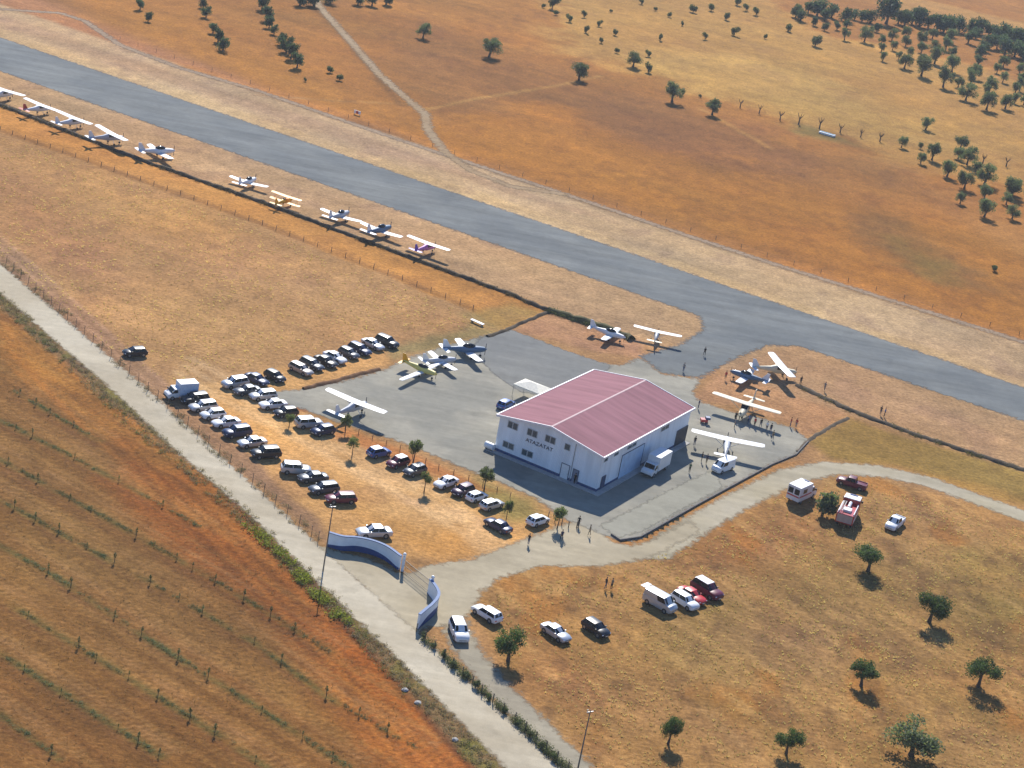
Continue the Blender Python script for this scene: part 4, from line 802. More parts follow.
def make_car(kind):
    L_, W_, Hh, belt, hood, deck, wb, rf, rr, rb, wx = SPEC[kind]; hw = W_/2; root = thing(kind, 'x', 'car'); b = MB()
    def ring(x, k, zb, zt): return [(x, s*y, z) for s, y, z in ((-1, hw*k*.86, zb), (-1, hw*k, zb+.12), (-1, hw*k, zt*.68), (-1, hw*k*.965, zt-.06), (-1, hw*k*.86, zt), (1, 0, zt+.035), (1, hw*k*.86, zt), (1, hw*k*.965, zt-.06), (1, hw*k, zt*.68), (1, hw*k, zb+.12), (1, hw*k*.86, zb))]
    dk = deck; rs = [ring(-L_/2, .84, .38, dk*.78), ring(-L_/2+.07, .94, .27, dk*.93), ring(-L_/2+.4, 1, .22, dk)]
    if kind == 'sedan': rs += [ring(rb, 1, .2, belt)]
    rs += [ring(0, 1, .2, belt), ring(wb, 1, .2, belt-.01), ring(wb+(L_/2-wb)*.55, .98, .21, (belt+hood)/2), ring(L_/2-.22, .93, .24, hood-.08), ring(L_/2-.05, .84, .3, hood*.78), ring(L_/2, .74, .36, hood*.66)]
    b.loft(rs)
    kb, kt = .93, .76 if kind not in ('van',) else .88
    zr = Hh-.05
    Bs = {}
    for s in (-1, 1):
        Bs[s] = [(rb, s*hw*kb, belt-.05), (rr, s*hw*kt, zr), (rf, s*hw*kt, zr), (wb, s*hw*kb, belt-.05)]
    cc = [(rb-.03, 0, belt-.05), (rr-.02, 0, Hh), (rf+.04, 0, Hh), (wb+.08, 0, belt-.05)]
    c = MB(); c.add(Bs[-1]+Bs[1]+cc, [(0, 1, 2, 3), (7, 6, 5, 4), (1, 9, 10, 2), (9, 5, 6, 10), (0, 8, 9, 1), (8, 4, 5, 9), (2, 10, 11, 3), (10, 6, 7, 11), (0, 3, 11, 8), (8, 11, 7, 4)])
    cme = c.mesh('c', WHITE, .05); b.add([v.co[:] for v in cme.vertices], [tuple(p.vertices) for p in cme.polygons]); bpy.data.meshes.remove(cme)
    if kind == 'pickup':
        b.box(-L_/2+.1, rb-.1, -hw*.9, -hw*.8, .95, 1.12); b.box(-L_/2+.1, rb-.1, hw*.8, hw*.9, .95, 1.12); b.box(-L_/2+.08, -L_/2+.16, -hw*.85, hw*.85, .95, 1.12)
    bo = b.obj('body', WHITE, root, 0, 32); bo['pt'] = 1
    g_ = MB(); vquad(g_, [Bs[-1][3], Bs[1][3], Bs[1][2], Bs[-1][2]], .03, (.05, .05, .12, .06)); g_.obj('windscreen', GLASS, root)
    g_ = MB(); vquad(g_, [Bs[-1][0], Bs[1][0], Bs[1][1], Bs[-1][1]], .03, (.09, .09, .2, .1)); g_.obj('rear_window', GLASS, root)
    for s in (-1, 1):
        q = Bs[s]; B0, B1, T1, T0 = [Vector(v) for v in (q[0], q[3], q[2], q[1])]
        for f0, f1 in (((.62, .97),) if kind == 'van' else ((.05, .5), (.53, .97))):
            g_ = MB(); vquad(g_, [B0.lerp(B1, f0), B0.lerp(B1, f1), T0.lerp(T1, f1 if f1 < .9 else .98), T0.lerp(T1, f0)], .02, (.0, .01, .12, .06)); g_.obj('side_window', GLASS, root)
        h = MB(); h.ell((L_/2-.13, s*hw*.72, hood*.74), (.1, .19, .08), 8, 5); h.obj('headlight', LAMPG, root, 0, 60)
        h = MB(); h.box(-L_/2-.015, -L_/2+.12, s*hw*.74-.13, s*hw*.74+.13, deck*.66, deck*.82); h.obj('tail_light', LAMPR, root, .02)
        mi = MB(); mi.box(wb-.3, wb-.15, s*hw*.98 if s > 0 else -hw*.98-.17, s*hw*.98+.17 if s > 0 else -hw*.98, belt-.02, belt+.12); mo = mi.obj('wing_mirror', WHITE, root, .02); mo['pt'] = 1
    p = MB(); p.box(L_/2-.015, L_/2+.012, -.26, .26, .38, .49); p.obj('number_plate', PLATE, root)
    p = MB(); p.box(-L_/2-.012, -L_/2+.015, -.26, .26, .5, .61); p.obj('number_plate', PLATE, root)
    p = MB(); p.box(L_/2-.12, L_/2+.008, -hw*.5, hw*.5, .5, .57); p.obj('grille', BLACKP, root)
    for s in (-1, 1):
        for x in (-1, 1):
            p = MB(); p.loft([[(x*wx+rr_*math.cos(a*math.pi/8), y, .33+rr_*math.sin(a*math.pi/8)) for a in range(16)] for y, rr_ in ((s*(hw-.05), .4), (s*(hw+.006), .4))])
            p.obj('wheel_arch', BLACKP, root)
    wheels(root, (-wx, wx), hw); return root
CP = {}; CUSED = set()
PAINT = dict(white=paint('white', (.78, .78, .77)), silver=paint('silver', (.5, .52, .54), .45, .32), grey=paint('grey', (.09, .1, .115), .4, .35), black=paint('black', (.008, .011, .018)), blue=paint('blue', (.04, .10, .30), .1), navy=paint('navy', (.015, .03, .085), .2),
             red=paint('red', (.36, .02, .025)), maroon=paint('maroon', (.14, .012, .03)), bordeaux=paint('plum', (.045, .015, .045), .2), champagne=paint('champagne', (.42, .38, .34), .4), bright=paint('bright_red', (.55, .03, .03)))
def car(kind, cx, cy, dx, dy, colr, label, group, sc=1.):
    if kind not in CP: CP[kind] = make_car(kind); kids(CP[kind])
    o = dup(CP[kind]) if kind in CUSED else CP[kind]; CUSED.add(kind)
    p = G(cx, cy, .65); o.location = (p.x, p.y, 0.05); o.rotation_euler = (0, 0, yawpx(cx, cy, dx, dy)); o.scale = (sc, sc, sc)
    o['label'] = label; o['category'] = 'van' if kind == 'van' else ('pickup truck' if kind == 'pickup' else 'car'); o['group'] = group
    setpaint(o, PAINT[colr]); return o
GA = 'cars parked in the row nearest the gravel road'; GB = 'cars parked in the middle rows of the field'; GU = 'cars parked in the upper row beside the apron'; GC = 'cars parked along the apron edge'; GD = 'cars near the gate and on the meadow'
for a in [
    ('hatchback', 135, 352, -1, .04, 'black', 'black car parked alone beside the track left of all the rows', GA),
    ('suv', 195, 399, -1, .1, 'black', 'dark car in the roadside row, directly below the tall box van', GA),
    ('estate_car', 203, 406, -1, .12, 'silver', 'silver estate car third in the row by the road, beside the dark car', GA),
    ('hatchback', 213, 414, -1, .12, 'white', 'white hatchback fourth in the row by the road, below the silver estate', GA),
    ('sedan', 226, 422, -1, .12, 'white', 'white saloon between a white hatchback and a blue-grey SUV', GA),
    ('suv', 237, 432, -1, .12, 'navy', 'blue-grey SUV sixth in the row by the road', GA),
    ('sedan', 252, 442, -1, .12, 'silver', 'silver saloon next to the last black car of the long left row', GA),
    ('suv', 266, 453, -1, .05, 'black', 'black SUV ending the long left row, before the gap', GA),
    ('suv', 296, 469, 1, .08, 'silver', 'pale SUV with white roof, first after the gap in the roadside row', GA),
    ('sedan', 313, 477, -1, .06, 'grey', 'dark grey saloon squeezed beside the pale SUV', GA),
    ('estate_car', 324, 488, -1, .12, 'grey', 'silver-grey estate car next to the red car', GA),
    ('estate_car', 341, 498, -1, .02, 'maroon', 'dark red car at the end of the roadside row above the pole', GA),
    ('sedan', 374, 532, -1, .02, 'silver', 'white car parked right behind the long curved gate wall', GA, 1.12),
    ('suv', 235, 383, -1, .15, 'silver', 'pale car at the left end of the middle rows', GB),
    ('sedan', 247, 390, -1, .12, 'grey', 'grey car second from the left in the middle row', GB),
    ('estate_car', 263, 395, -1, .1, 'silver', 'silver-grey car in the middle row just above the white saloon', GB),
    ('sedan', 273, 404, -1, .08, 'white', 'white saloon in the middle row with a bright bonnet', GB),
    ('hatchback', 286, 412, -1, .12, 'black', 'black small car beside the tiny sapling', GB),
    ('suv', 309, 423, 1, -.06, 'silver', 'silver-white SUV in the middle row above the tiny sapling', GB),
    ('hatchback', 323, 430, -1, .18, 'navy', 'dark blue small car with bright bonnet beside the silver-white SUV', GB),
    ('sedan', 257, 379, 1, .5, 'navy', 'dark saloon at the lower left end of the upper row', GU),
    ('hatchback', 275, 376, 1, .5, 'black', 'black hatchback second in the upper row', GU),
    ('estate_car', 301, 369, 1, .48, 'champagne', 'champagne grey car third in the upper row', GU),
    ('estate_car', 312, 364, 1, .48, 'grey', 'grey car fourth in the upper row', GU),
    ('sedan', 326, 361, 1, .48, 'black', 'black saloon fifth in the upper row', GU),
    ('sedan', 335, 357, 1, .48, 'white', 'white saloon sixth in the upper row', GU),
    ('hatchback', 349, 353, 1, .48, 'grey', 'dark grey hatchback seventh in the upper row', GU),
    ('estate_car', 360, 349, 1, .48, 'navy', 'dark blue car eighth in the upper row', GU),
    ('sedan', 373, 344, 1, .48, 'silver', 'silver-white car second to last in the upper row', GU),
    ('suv', 387, 342, 1, .42, 'black', 'black SUV at the top right end of the upper row', GU),
    ('hatchback', 379, 452, 1, -.2, 'blue', 'blue hatchback with pale roof glare left of the round-crowned tree', GC),
    ('hatchback', 398, 462, -1, .3, 'maroon', 'dark red small car with white roof glare just in front of the round-crowned tree', GC),
    ('hatchback', 415, 470, -1, .3, 'grey', 'dark grey hatchback partly hidden by a small tree', GC),
    ('sedan', 446, 482, -1, .35, 'white', 'silver-white saloon with bonnet toward the parking field', GC, .97),
    ('hatchback', 463, 490, -1, .35, 'bordeaux', 'plum-black hatchback between the silver-white saloon and a white small car', GC),
    ('hatchback', 477, 496, 1, -.3, 'white', 'white small car seen from behind, left of the white estate', GC, .93),
    ('estate_car', 492, 504, 1, -.28, 'silver', 'white-silver estate seen from behind, right of the white small car', GC, .92),
    ('sedan', 498, 525, -1, -.55, 'navy', 'dark blue saloon standing askew in front of the slim tree', GC),
    ('hatchback', 538, 520, 1, -.32, 'white', 'white hatchback alone on the grass beside the wooden railing tree', GC, .98),
    ('suv', 459, 631, .42, 1, 'white', 'white SUV driving out beside the S-shaped blue wall', GD, 1.05),
    ('estate_car', 487, 613, -1, -.62, 'white', 'white estate car with dark rear window next to the round dark tree', GD),
    ('sedan', 556, 632, 1, .66, 'silver', 'silver saloon parked left of the black car on the meadow', GD),
    ('hatchback', 596, 628, 1, .66, 'black', 'black car parked alone right of the silver saloon on the meadow', GD, 1.05),
    ('suv', 685, 601, 1, .62, 'white', 'white four-wheel drive between the white van and the red car', GD, .95),
    ('sedan', 692, 595, 1, .62, 'bright', 'bright red car in the group of four on the meadow', GD),
    ('suv', 707, 590, 1, .6, 'maroon', 'maroon four-wheel drive with white roof glare at the right of the group of four', GD, 1.1),
    ('pickup', 895, 523, -.9, .75, 'white', 'white pickup parked alone right of the fire engine', GD),
    ('pickup', 852, 483, -1, -.32, 'maroon', 'dark red pickup with black cab on the bend of the gravel track', GD),
    ('van', 660, 603, 1, .55, 'silver', 'white van with open rear door at the left of the group of four', GD, 1.0),
    ('van', 723, 467, -1, .35, 'white', 'white van with dark windows standing under the tail of the big high wing plane', GD, .92),
    ('hatchback', 506, 404, 1, -.5, 'blue', 'blue car beside the cream marquee behind the hangar corner', GD)]: car(*a)
# sky glare on three coloured car roofs, painted as a white sheet on top
def bright_roof_sheet(o, m, spec):
    L_, W_, Hh, belt, hood, deck, wb, rf, rr, rb, wx = SPEC[spec]; q = MB(); q.box(rr+.05, rf-.05, -W_*.36, W_*.36, Hh-.01, Hh+.035); q.obj('bright_roof_sheet', m, o, .02)
for o in C.objects:
    lb = o.get('label', '')
    if 'maroon four-wheel' in lb: bright_roof_sheet(o, WHITE, 'suv')
    if 'dark red small car with white roof' in lb: bright_roof_sheet(o, WHITE, 'hatchback')
    if 'blue hatchback with pale roof' in lb: bright_roof_sheet(o, WHITE, 'hatchback')
    if 'white van with open rear door' in lb:
        q = MB(); q.box(-2.9, -2.45, .55, .62, .6, 2.0); q.box(-3.2, -2.4, -.8, .8, 2.06, 2.12); q.obj('rear_door', WHITE, o, .02)
# high box van, box truck, ambulance, fire engine
def boxy(name, label, cat, cx, cy, dx, dy, zc=1.2):
    p = G(cx, cy, zc); return thing(name, label, cat, (p.x, p.y, .05), yawpx(cx, cy, dx, dy), 'large service vehicles')
def cab(root, x0, x1, hw, zt, m, hood=True, nose=.6):
    b = MB(); xn = x1; xf = x1-nose
    prof = [(x0, .45), (x0, zt), (xf-.35, zt), (xf+.1, zt*.62), (xn-.08, zt*.54), (xn, zt*.42), (xn, .4)]
    b.add([(x, s*hw, z) for s in (-1, 1) for x, z in prof], [tuple(range(7)), tuple(range(13, 6, -1))]+[(i, (i+1) % 7, (i+1) % 7+7, i+7) for i in range(7)]); b.obj('cab', m, root, .07, 40)
    g_ = MB(); vquad(g_, [(xf+.1, -hw, zt*.62), (xf+.1, hw, zt*.62), (xf-.35, hw, zt), (xf-.35, -hw, zt)], .02, (.07, .07, .08, .1)); g_.obj('windscreen', GLASS, root)
    for s in (-1, 1):
        g_ = MB(); g_.add([(x, s*(hw+o_), z) for o_ in (0, .015) for x, z in ((x0+.25, zt*.64), (xf-.05, zt*.64), (xf-.38, zt*.92), (x0+.25, zt*.92))], [(0, 1, 2, 3), (7, 6, 5, 4), (0, 4, 5, 1), (1, 5, 6, 2), (2, 6, 7, 3), (3, 7, 4, 0)]); g_.obj('side_window', GLASS, root)
        h = MB(); h.box(xn-.03, xn+.02, s*hw*.72-.14, s*hw*.72+.14, .75, .92); h.obj('headlight', LAMPG, root, .01)
        mi = MB(); mi.box(xf-.05, xf+.1, s*(hw+.12)-.1, s*(hw+.12)+.1, zt*.66, zt*.66+.3); mi.obj('wing_mirror', BLACKP, root)
    bu = MB(); bu.box(xn-.1, xn+.06, -hw*.95, hw*.95, .35, .6); bu.obj('bumper', BLACKP, root, .02)
WBOX = mat('white_box_panel', (.74, .74, .73), .5, 0, .06, .7)
t = boxy('box_truck', 'white box truck parked against the shaded side of the hangar', 'truck', 656, 464, -1, .62, 1.4)
cab(t, 1.2, 3.3, .98, 2.1, WBOX, nose=.8); b_ = MB(); b_.box(-3.2, 1.15, -1.1, 1.1, .75, 3.1); b_.obj('cargo_box', WBOX, t, .03); b_ = MB(); b_.box(-3.2, 1.4, -.6, .6, .45, .75); b_.obj('chassis', BLACKP, t)
b_ = MB(); b_.box(-3.23, -3.205, -1.0, 1.0, .85, 3.0); b_.obj('rear_door', mat('pale_grey_shutter', (.6, .62, .66), .5), t); wheels(t, (-2.1, 2.3), 1.0, .4, .28)
t = boxy('box_van', 'tall white and pale blue box van first in the row by the gravel road', 'van', 181, 391, -1, .06, 1.2)
cab(t, .6, 2.5, .9, 1.9, WBOX, nose=.7); b_ = MB(); b_.box(-2.5, .58, -1., 1., .6, 2.7); b_.obj('cargo_box', mat('pale_blue_panel', (.5, .58, .7), .5), t, .03); b_ = MB(); b_.box(-2.5, .58, -.96, .96, 2.702, 2.74); b_.obj('bright_roof_sheet', WBOX, t); b_ = MB(); b_.box(-2.5, .9, -.6, .6, .4, .6); b_.obj('chassis', BLACKP, t); wheels(t, (-1.6, 1.7), .92, .36, .24)
REDB = mat('fire_red_paint', (.42, .02, .022), .35, 0, .05, 1, .4)
STR = mat('red_stripe', (.5, .05, .05), .5)
t = boxy('ambulance', 'white ambulance with red stripes standing left of the big dark bush', 'ambulance', 802, 492, 1, -.45, 1.3)
cab(t, .9, 2.6, .95, 2.0, WBOX, nose=.7); b_ = MB(); b_.box(-2.5, .85, -1.02, 1.02, .5, 2.65); b_.obj('patient_box', WBOX, t, .05)
for s in (-1, 1): b_ = MB(); b_.box(-2.45, .8, s*1.03-.01, s*1.03+.01, 1.15, 1.35); b_.obj('stripe', STR, t); b_ = MB(); b_.box(-1.6, -.6, s*1.03-.012, s*1.03+.012, 1.6, 2.2); b_.obj('side_window', GLASS, t)
for s in (-1, 1): b_ = MB(); b_.box(-2.53, -2.505, s*.5-.38, s*.5+.38, 1.5, 2.3); b_.obj('rear_window', GLASS, t)
b_ = MB(); b_.box(-2.53, -2.505, -.95, .95, 1.1, 1.3); b_.obj('rear_stripe', STR, t); b_ = MB(); b_.box(.55, .7, -.4, .4, 2.655, 2.75); b_.obj('light_bar', mat('blue_beacon', (.1, .16, .35), .4), t, .03); t.scale = (1.15,)*3; wheels(t, (-1.6, 1.8), .98, .36, .24)
t = boxy('fire_engine', 'red and white fire engine seen from behind, right of the big dark bush', 'fire engine', 848, 513, .5, -1, 1.3)
cab(t, 1.0, 3.2, 1.12, 2.6, REDB, nose=.45); b_ = MB(); b_.box(.95, 2.5, -1.05, 1.05, 2.61, 2.7); b_.obj('cab_roof', WBOX, t, .02)
b_ = MB(); b_.box(-3.0, .9, -1.14, 1.14, .7, 2.0); b_.obj('equipment_body', REDB, t, .04)
b_ = MB(); b_.box(-3.03, -3.005, -1.0, 1.0, .85, 1.9); b_.obj('rear_shutter', mat('grey_shutter', (.4, .38, .4), .4, .4), t)
for s in (-1, 1):
    b_ = MB(); b_.box(-2.8, .7, s*1.15-.012, s*1.15+.012, .95, 1.3); b_.obj('white_stripe', WBOX, t)
    b_ = MB(); b_.box(-2.9, .7, s*1.0-.05, s*1.0+.05, 2.003, 2.25); b_.obj('top_rail', WBOX, t)
b_ = MB(); b_.box(-2.2, -1.2, -.5, .5, 2.003, 2.3); b_.tube([(-.9, 0, 2.2), (.5, 0, 2.3)], .22, 8); b_.obj('pump_unit', WBOX, t, 0)
b_ = MB()
for y in (.55, .85): b_.box(-2.8, .8, y-.03, y+.03, 2.3, 2.36)
for k in range(9): b_.box(-2.7+k*.4, -2.66+k*.4, .55, .85, 2.31, 2.35)
b_.obj('ladder', STEEL, t); b_ = MB(); b_.box(2.2, 2.35, -.5, .5, 2.705, 2.8); b_.obj('light_bar', MATS['blue_beacon'], t, .03); t.scale = (1.22,)*3; wheels(t, (-1.9, 2.1), 1.05, .45, .3)
# ================================================================ AIRCRAFT
def paintf(n, c): return mat('aircraft_'+n, c, .5, 0, .04, .8, .1)
AW = paintf('white', (.7, .7, .7)); AB = paintf('blue', (.03, .09, .33)); AY = paintf('yellow', (.8, .4, .01)); AC = paintf('cream', (.72, .62, .42)); AYL = paintf('pale_yellow', (.75, .6, .16)); AP = paintf('purple', (.12, .04, .45)); APK = paintf('pink', (.55, .16, .5)); AG = paintf('grey', (.4, .42, .46)); ADB = paintf('slate_blue', (.06, .13, .22)); AR = paintf('red', (.45, .03, .03))
def airfoil(mb, x0, chord, y0, y1, z0, z1, tip=.85, th=.16, sweep=0.):
    rings = []
    for y, z, c, dx in ((y0, z0, chord, 0), (y0+(y1-y0)*.93, z0+(z1-z0)*.93, chord*(1-(1-tip)*.93), sweep*.93), (y1, z1, chord*tip*.7, sweep)):
        t = th*c/chord; xl = x0+dx+c*.3
        rings.append([(xl, y, z), (xl-c*.08, y, z+t*.55), (xl-c*.3, y, z+t*.7), (xl-c*.7, y, z+t*.35), (xl-c, y, z), (xl-c*.6, y, z-t*.15), (xl-c*.2, y, z-t*.3)])
    mb.loft(rings)
def plane(kind, label, tipL, tipR, hd, colr=(AW, AW, AW), gear='tri', g='light aircraft', span=None, ws=1.):
    # colr: wing, fuselage, tail ; tips measured at wing level, hd: bearing hint in the photo
    hz = 2.15 if kind in ('high', ) else (2.3 if kind == 'bi' else 1.0)
    a, b = G(*tipL, hz), G(*tipR, hz); c = (a+b)/2; sp = (a-b).length; sc = sp/ (10.6 if kind == 'high' else (8.2 if kind == 'bi' else 8.6))
    if span: sc = span/8.6 if kind == 'low' else span/10.6
    perp = math.atan2(b.y-a.y, b.x-a.x)+math.pi/2; want = yawpx(c.x if False else tipL[0]*.5+tipR[0]*.5, tipL[1]*.5+tipR[1]*.5, *hd)
    if math.cos(perp-want) < 0: perp += math.pi
    if abs(math.cos(perp-want)) < .55: perp = want
    root = thing('high_wing_plane' if kind == 'high' else ('biplane' if kind == 'bi' else 'low_wing_plane'), label, 'airplane', (c.x, c.y, .06), perp, g); root.scale = (sc, sc, sc)
    cw, cf, ct = colr; f = MB()
    def sec(x, w_, h_, z): return [(x, w_/2*math.copysign(abs(math.cos(t))**.75, math.cos(t)), z+h_/2*math.copysign(abs(math.sin(t))**.8, math.sin(t))) for t in [i*2*math.pi/14+.22 for i in range(14)]]
    if kind == 'high': S = [(2.55, .3, .3, 1.2), (2.45, .75, .7, 1.2), (1.6, 1.0, .92, 1.2), (.95, 1.1, 1.0, 1.25), (.45, 1.12, 1.5, 1.5), (-.9, 1.1, 1.5, 1.5), (-1.9, .75, .95, 1.45), (-4.2, .3, .45, 1.5), (-5.1, .1, .3, 1.55)]
    elif kind == 'low': S = [(2.5, .3, .3, 1.2), (2.4, .7, .65, 1.2), (1.5, 1.0, .9, 1.2), (.5, 1.1, 1.05, 1.2), (-1.2, 1.0, 1.0, 1.25), (-2.4, .6, .7, 1.3), (-4.2, .16, .35, 1.4)]
    else: S = [(2.3, .4, .4, 1.25), (2.2, .85, .85, 1.25), (1.2, .95, .95, 1.3), (-.8, .9, 1.0, 1.35), (-2.4, .5, .6, 1.3), (-4., .12, .3, 1.2)]
    WS = ws; f.loft([sec(*s_) for s_ in S]); f.obj('fuselage', cf, root, 0, 50)
    xt = S[-1][0]; zt = S[-1][3]
    if kind == 'high':
        w_ = MB(); airfoil(w_, .1, 1.55, .0, 5.3, 2.18, 2.32); airfoil(w_, .1, 1.55, .0, -5.3, 2.18, 2.32); w_.obj('wing', cw, root, 0, 40)
        for s in (-1, 1): q = MB(); q.tube([(.1, s*.55, .95), (.1, s*2.5, 2.2)], .05, 6); q.obj('strut', cw, root)
        g_ = MB(); g_.add([(1.02, -.5, 1.72), (1.02, .5, 1.72), (.5, .5, 2.2), (.5, -.5, 2.2)], [(0, 1, 2, 3)]); g_.obj('windscreen', GLASS, root)
        for s in (-1, 1): g_ = MB(); g_.box(-.95, .5, s*.565-.01, s*.565+.01, 1.55, 2.05); g_.obj('side_window', GLASS, root)
    elif kind == 'low':
        w_ = MB(); airfoil(w_, .15, 1.5 if ws == 1 else 1.2, .3, 4.3*ws, .82, 1.12, .75); airfoil(w_, .15, 1.5 if ws == 1 else 1.2, -.3, -4.3*ws, .82, 1.12, .75); w_.obj('wing', cw, root, 0, 40)
        g_ = MB(); g_.ell((-.15, 0, 1.62), (1.1, .45, .5), 12, 8); g_.obj('canopy', GLASS, root, 0, 60)
    else:
        for nm, z, x in (('upper_wing', 2.3, .5), ('lower_wing', .95, .15)):
            w_ = MB(); airfoil(w_, x, 1.2, 0, 4.1, z, z+.1, .95); airfoil(w_, x, 1.2, 0, -4.1, z, z+.1, .95); w_.obj(nm, cw, root, 0, 40)
        for s in (-1, 1):
            for yy in (.5, 2.9):
                q = MB(); q.tube([(.4, s*yy, 1.), (.7, s*yy, 2.3)], .045, 6); q.tube([(-.2, s*yy, 1.), (.1, s*yy, 2.3)], .045, 6); q.obj('strut', cf, root)
        g_ = MB(); g_.ell((-.6, 0, 1.8), (.45, .28, .22), 10, 6); g_.obj('cockpit', GLASS, root, 0, 60)
    q = MB(); airfoil(q, xt+.35, .85, 0, 1.65, zt, zt, .8, .09); airfoil(q, xt+.35, .85, 0, -1.65, zt, zt, .8, .09); q.obj('tailplane', ct, root, 0, 40)
    q = MB(); q.add([(x, y, z) for y in (-.04, .04) for x, z in ((xt+1.25, zt+.12), (xt+.35, zt+1.35), (xt-.2, zt+1.4), (xt-.1, zt-.05))], [(0, 1, 2, 3), (7, 6, 5, 4), (0, 4, 5, 1), (1, 5, 6, 2), (2, 6, 7, 3), (3, 7, 4, 0)]); q.obj('tail_fin', ct, root, .015)
    xn = S[0][0]; zn = S[0][3]; q = MB(); q.ell((xn+.1, 0, zn), (.22, .16, .16), 8, 6); q.obj('spinner', cf, root, 0, 60)
    q = MB(); q.add([(xn+.08+d, y, zn+z) for d in (0, .04) for y, z in ((-.07, -.1), (.07, -.1), (.05, .92), (-.05, .92))]+[(xn+.08+d, y, zn-z) for d in (0, .04) for y, z in ((-.07, -.1), (.07, -.1), (.05, .92), (-.05, .92))], [(0, 1, 2, 3), (7, 6, 5, 4), (0, 4, 5, 1), (1, 5, 6, 2), (2, 6, 7, 3), (3, 7, 4, 0), (8, 9, 10, 11), (15, 14, 13, 12), (8, 12, 13, 9), (9, 13, 14, 10), (10, 14, 15, 11), (11, 15, 12, 8)]); q.obj('propeller', BLACKP, root)
    for x, y in (((.0, -1.1), (.0, 1.1), (1.9, 0)) if gear == 'tri' else ((.9, -1.), (.9, 1.), (xt+.3, 0))):
        r = .2 if not (gear != 'tri' and y == 0) else .1; q = MB(); q.loft([[(x+r*math.cos(t*math.pi/6), y+dy, r+r*math.sin(t*math.pi/6)) for t in range(12)] for dy in (-.07, .07)]); wh = q.obj('wheel', TYRE, root)
        q = MB(); q.tube([(x, y, r), (x, y*.4, 1.0 if not (gear != 'tri' and y == 0) else zt)], .045, 6); q.obj('gear_leg', cw, root)
    return root
GR = 'light aircraft parked in a line beside the runway'; GP = 'light aircraft parked on the apron'
UP = (1, -.55)
plane('high', 'white high wing plane cut by the left frame edge', (-16, 85), (25, 98), UP, (AW, AW, AW), 'tri', GR)
plane('high', 'white high wing plane with dark tail fin, second in the aircraft line', (25, 99), (58, 112), UP, (AW, AW, AR), 'tri', GR)
plane('high', 'white high wing plane, third from the left in the aircraft line', (57, 112), (92, 126), UP, (AW, AW, AW), 'tri', GR)
plane('high', 'white high wing plane with slanting wing, fourth in the aircraft line', (97, 127), (127, 143), UP, (AW, AG, AW), 'tri', GR)
plane('low', 'small white low wing plane standing alone fifth in the line', (149, 146), (172, 161), (1, -.25), (AW, AW, AW), 'tri', GR)
plane('low', 'white low wing plane with dark canopy, just left of the yellow biplane', (230, 177), (268, 188), UP, (AW, AW, AW), 'tri', GR)
plane('bi', 'bright yellow biplane in the aircraft line', (271, 191), (301, 201), UP, (AY, AY, AY), 'tail', GR)
plane('low', 'white low wing plane with pale blue cockpit, right of the yellow biplane', (321, 210), (361, 223), UP, (AW, AG, AW), 'tri', GR)
plane('low', 'white low wing plane with dark blue nose, second to last in the line', (361, 224), (402, 239), UP, (AW, ADB, AW), 'tri', GR)
plane('high', 'pink and white high wing plane with purple tail, last in the line', (408, 236), (450, 251), (1, -.1), (AW, APK, AP), 'tri', GR)
plane('low', 'white low wing plane on the brown soil behind the hangar', (602, 342), (620, 328), (1, .12), (AW, AW, AW), 'tri', GP, 8.8)
plane('high', 'white high wing plane at the mouth of the taxiway, tail to the hangar', (634, 325), (682, 336), (.3, -1), (AW, AG, AC), 'tri', GP)
plane('low', 'blue and white low wing plane with tall white fin at the apron corner', (476, 359), (462, 345), (1, .18), (AW, ADB, AW), 'tri', GP, 10.5)
plane('low', 'yellow and white low wing plane with a long wing on the apron', (394, 384), (451, 358), (1, .35), (AW, AYL, AY), 'tri', GP, 8.6, 1.7)
plane('low', 'small grey and white low wing plane behind the long wing of the yellow one', (456, 371), (430, 352), (1, .25), (AW, AG, AW), 'tri', GP, 8.6)
plane('high', 'big white high wing plane at the south-west corner of the apron', (327, 391), (386, 415), (1, -.3), (AW, AG, AW), 'tri', GP)
plane('low', 'slate blue and white plane left of the slanting white wing', (737, 384), (752, 370), (-1, -.12), (AW, ADB, AW), 'tri', GP, 9)
plane('high', 'white high wing plane with steeply slanting broad wing on the soil', (771, 355), (793, 380), (1, -.6), (AW, AC, AW), 'tail', GP)
plane('high', 'cream high wing plane with a crowd of people under its wing', (712, 396), (780, 417), (-.25, 1), (AC, AC, AC), 'tail', GP)
plane('high', 'large white high wing plane over the white van beside the hangar', (691, 433), (764, 449), (.25, -1), (AW, AW, AW), 'tri', GP)
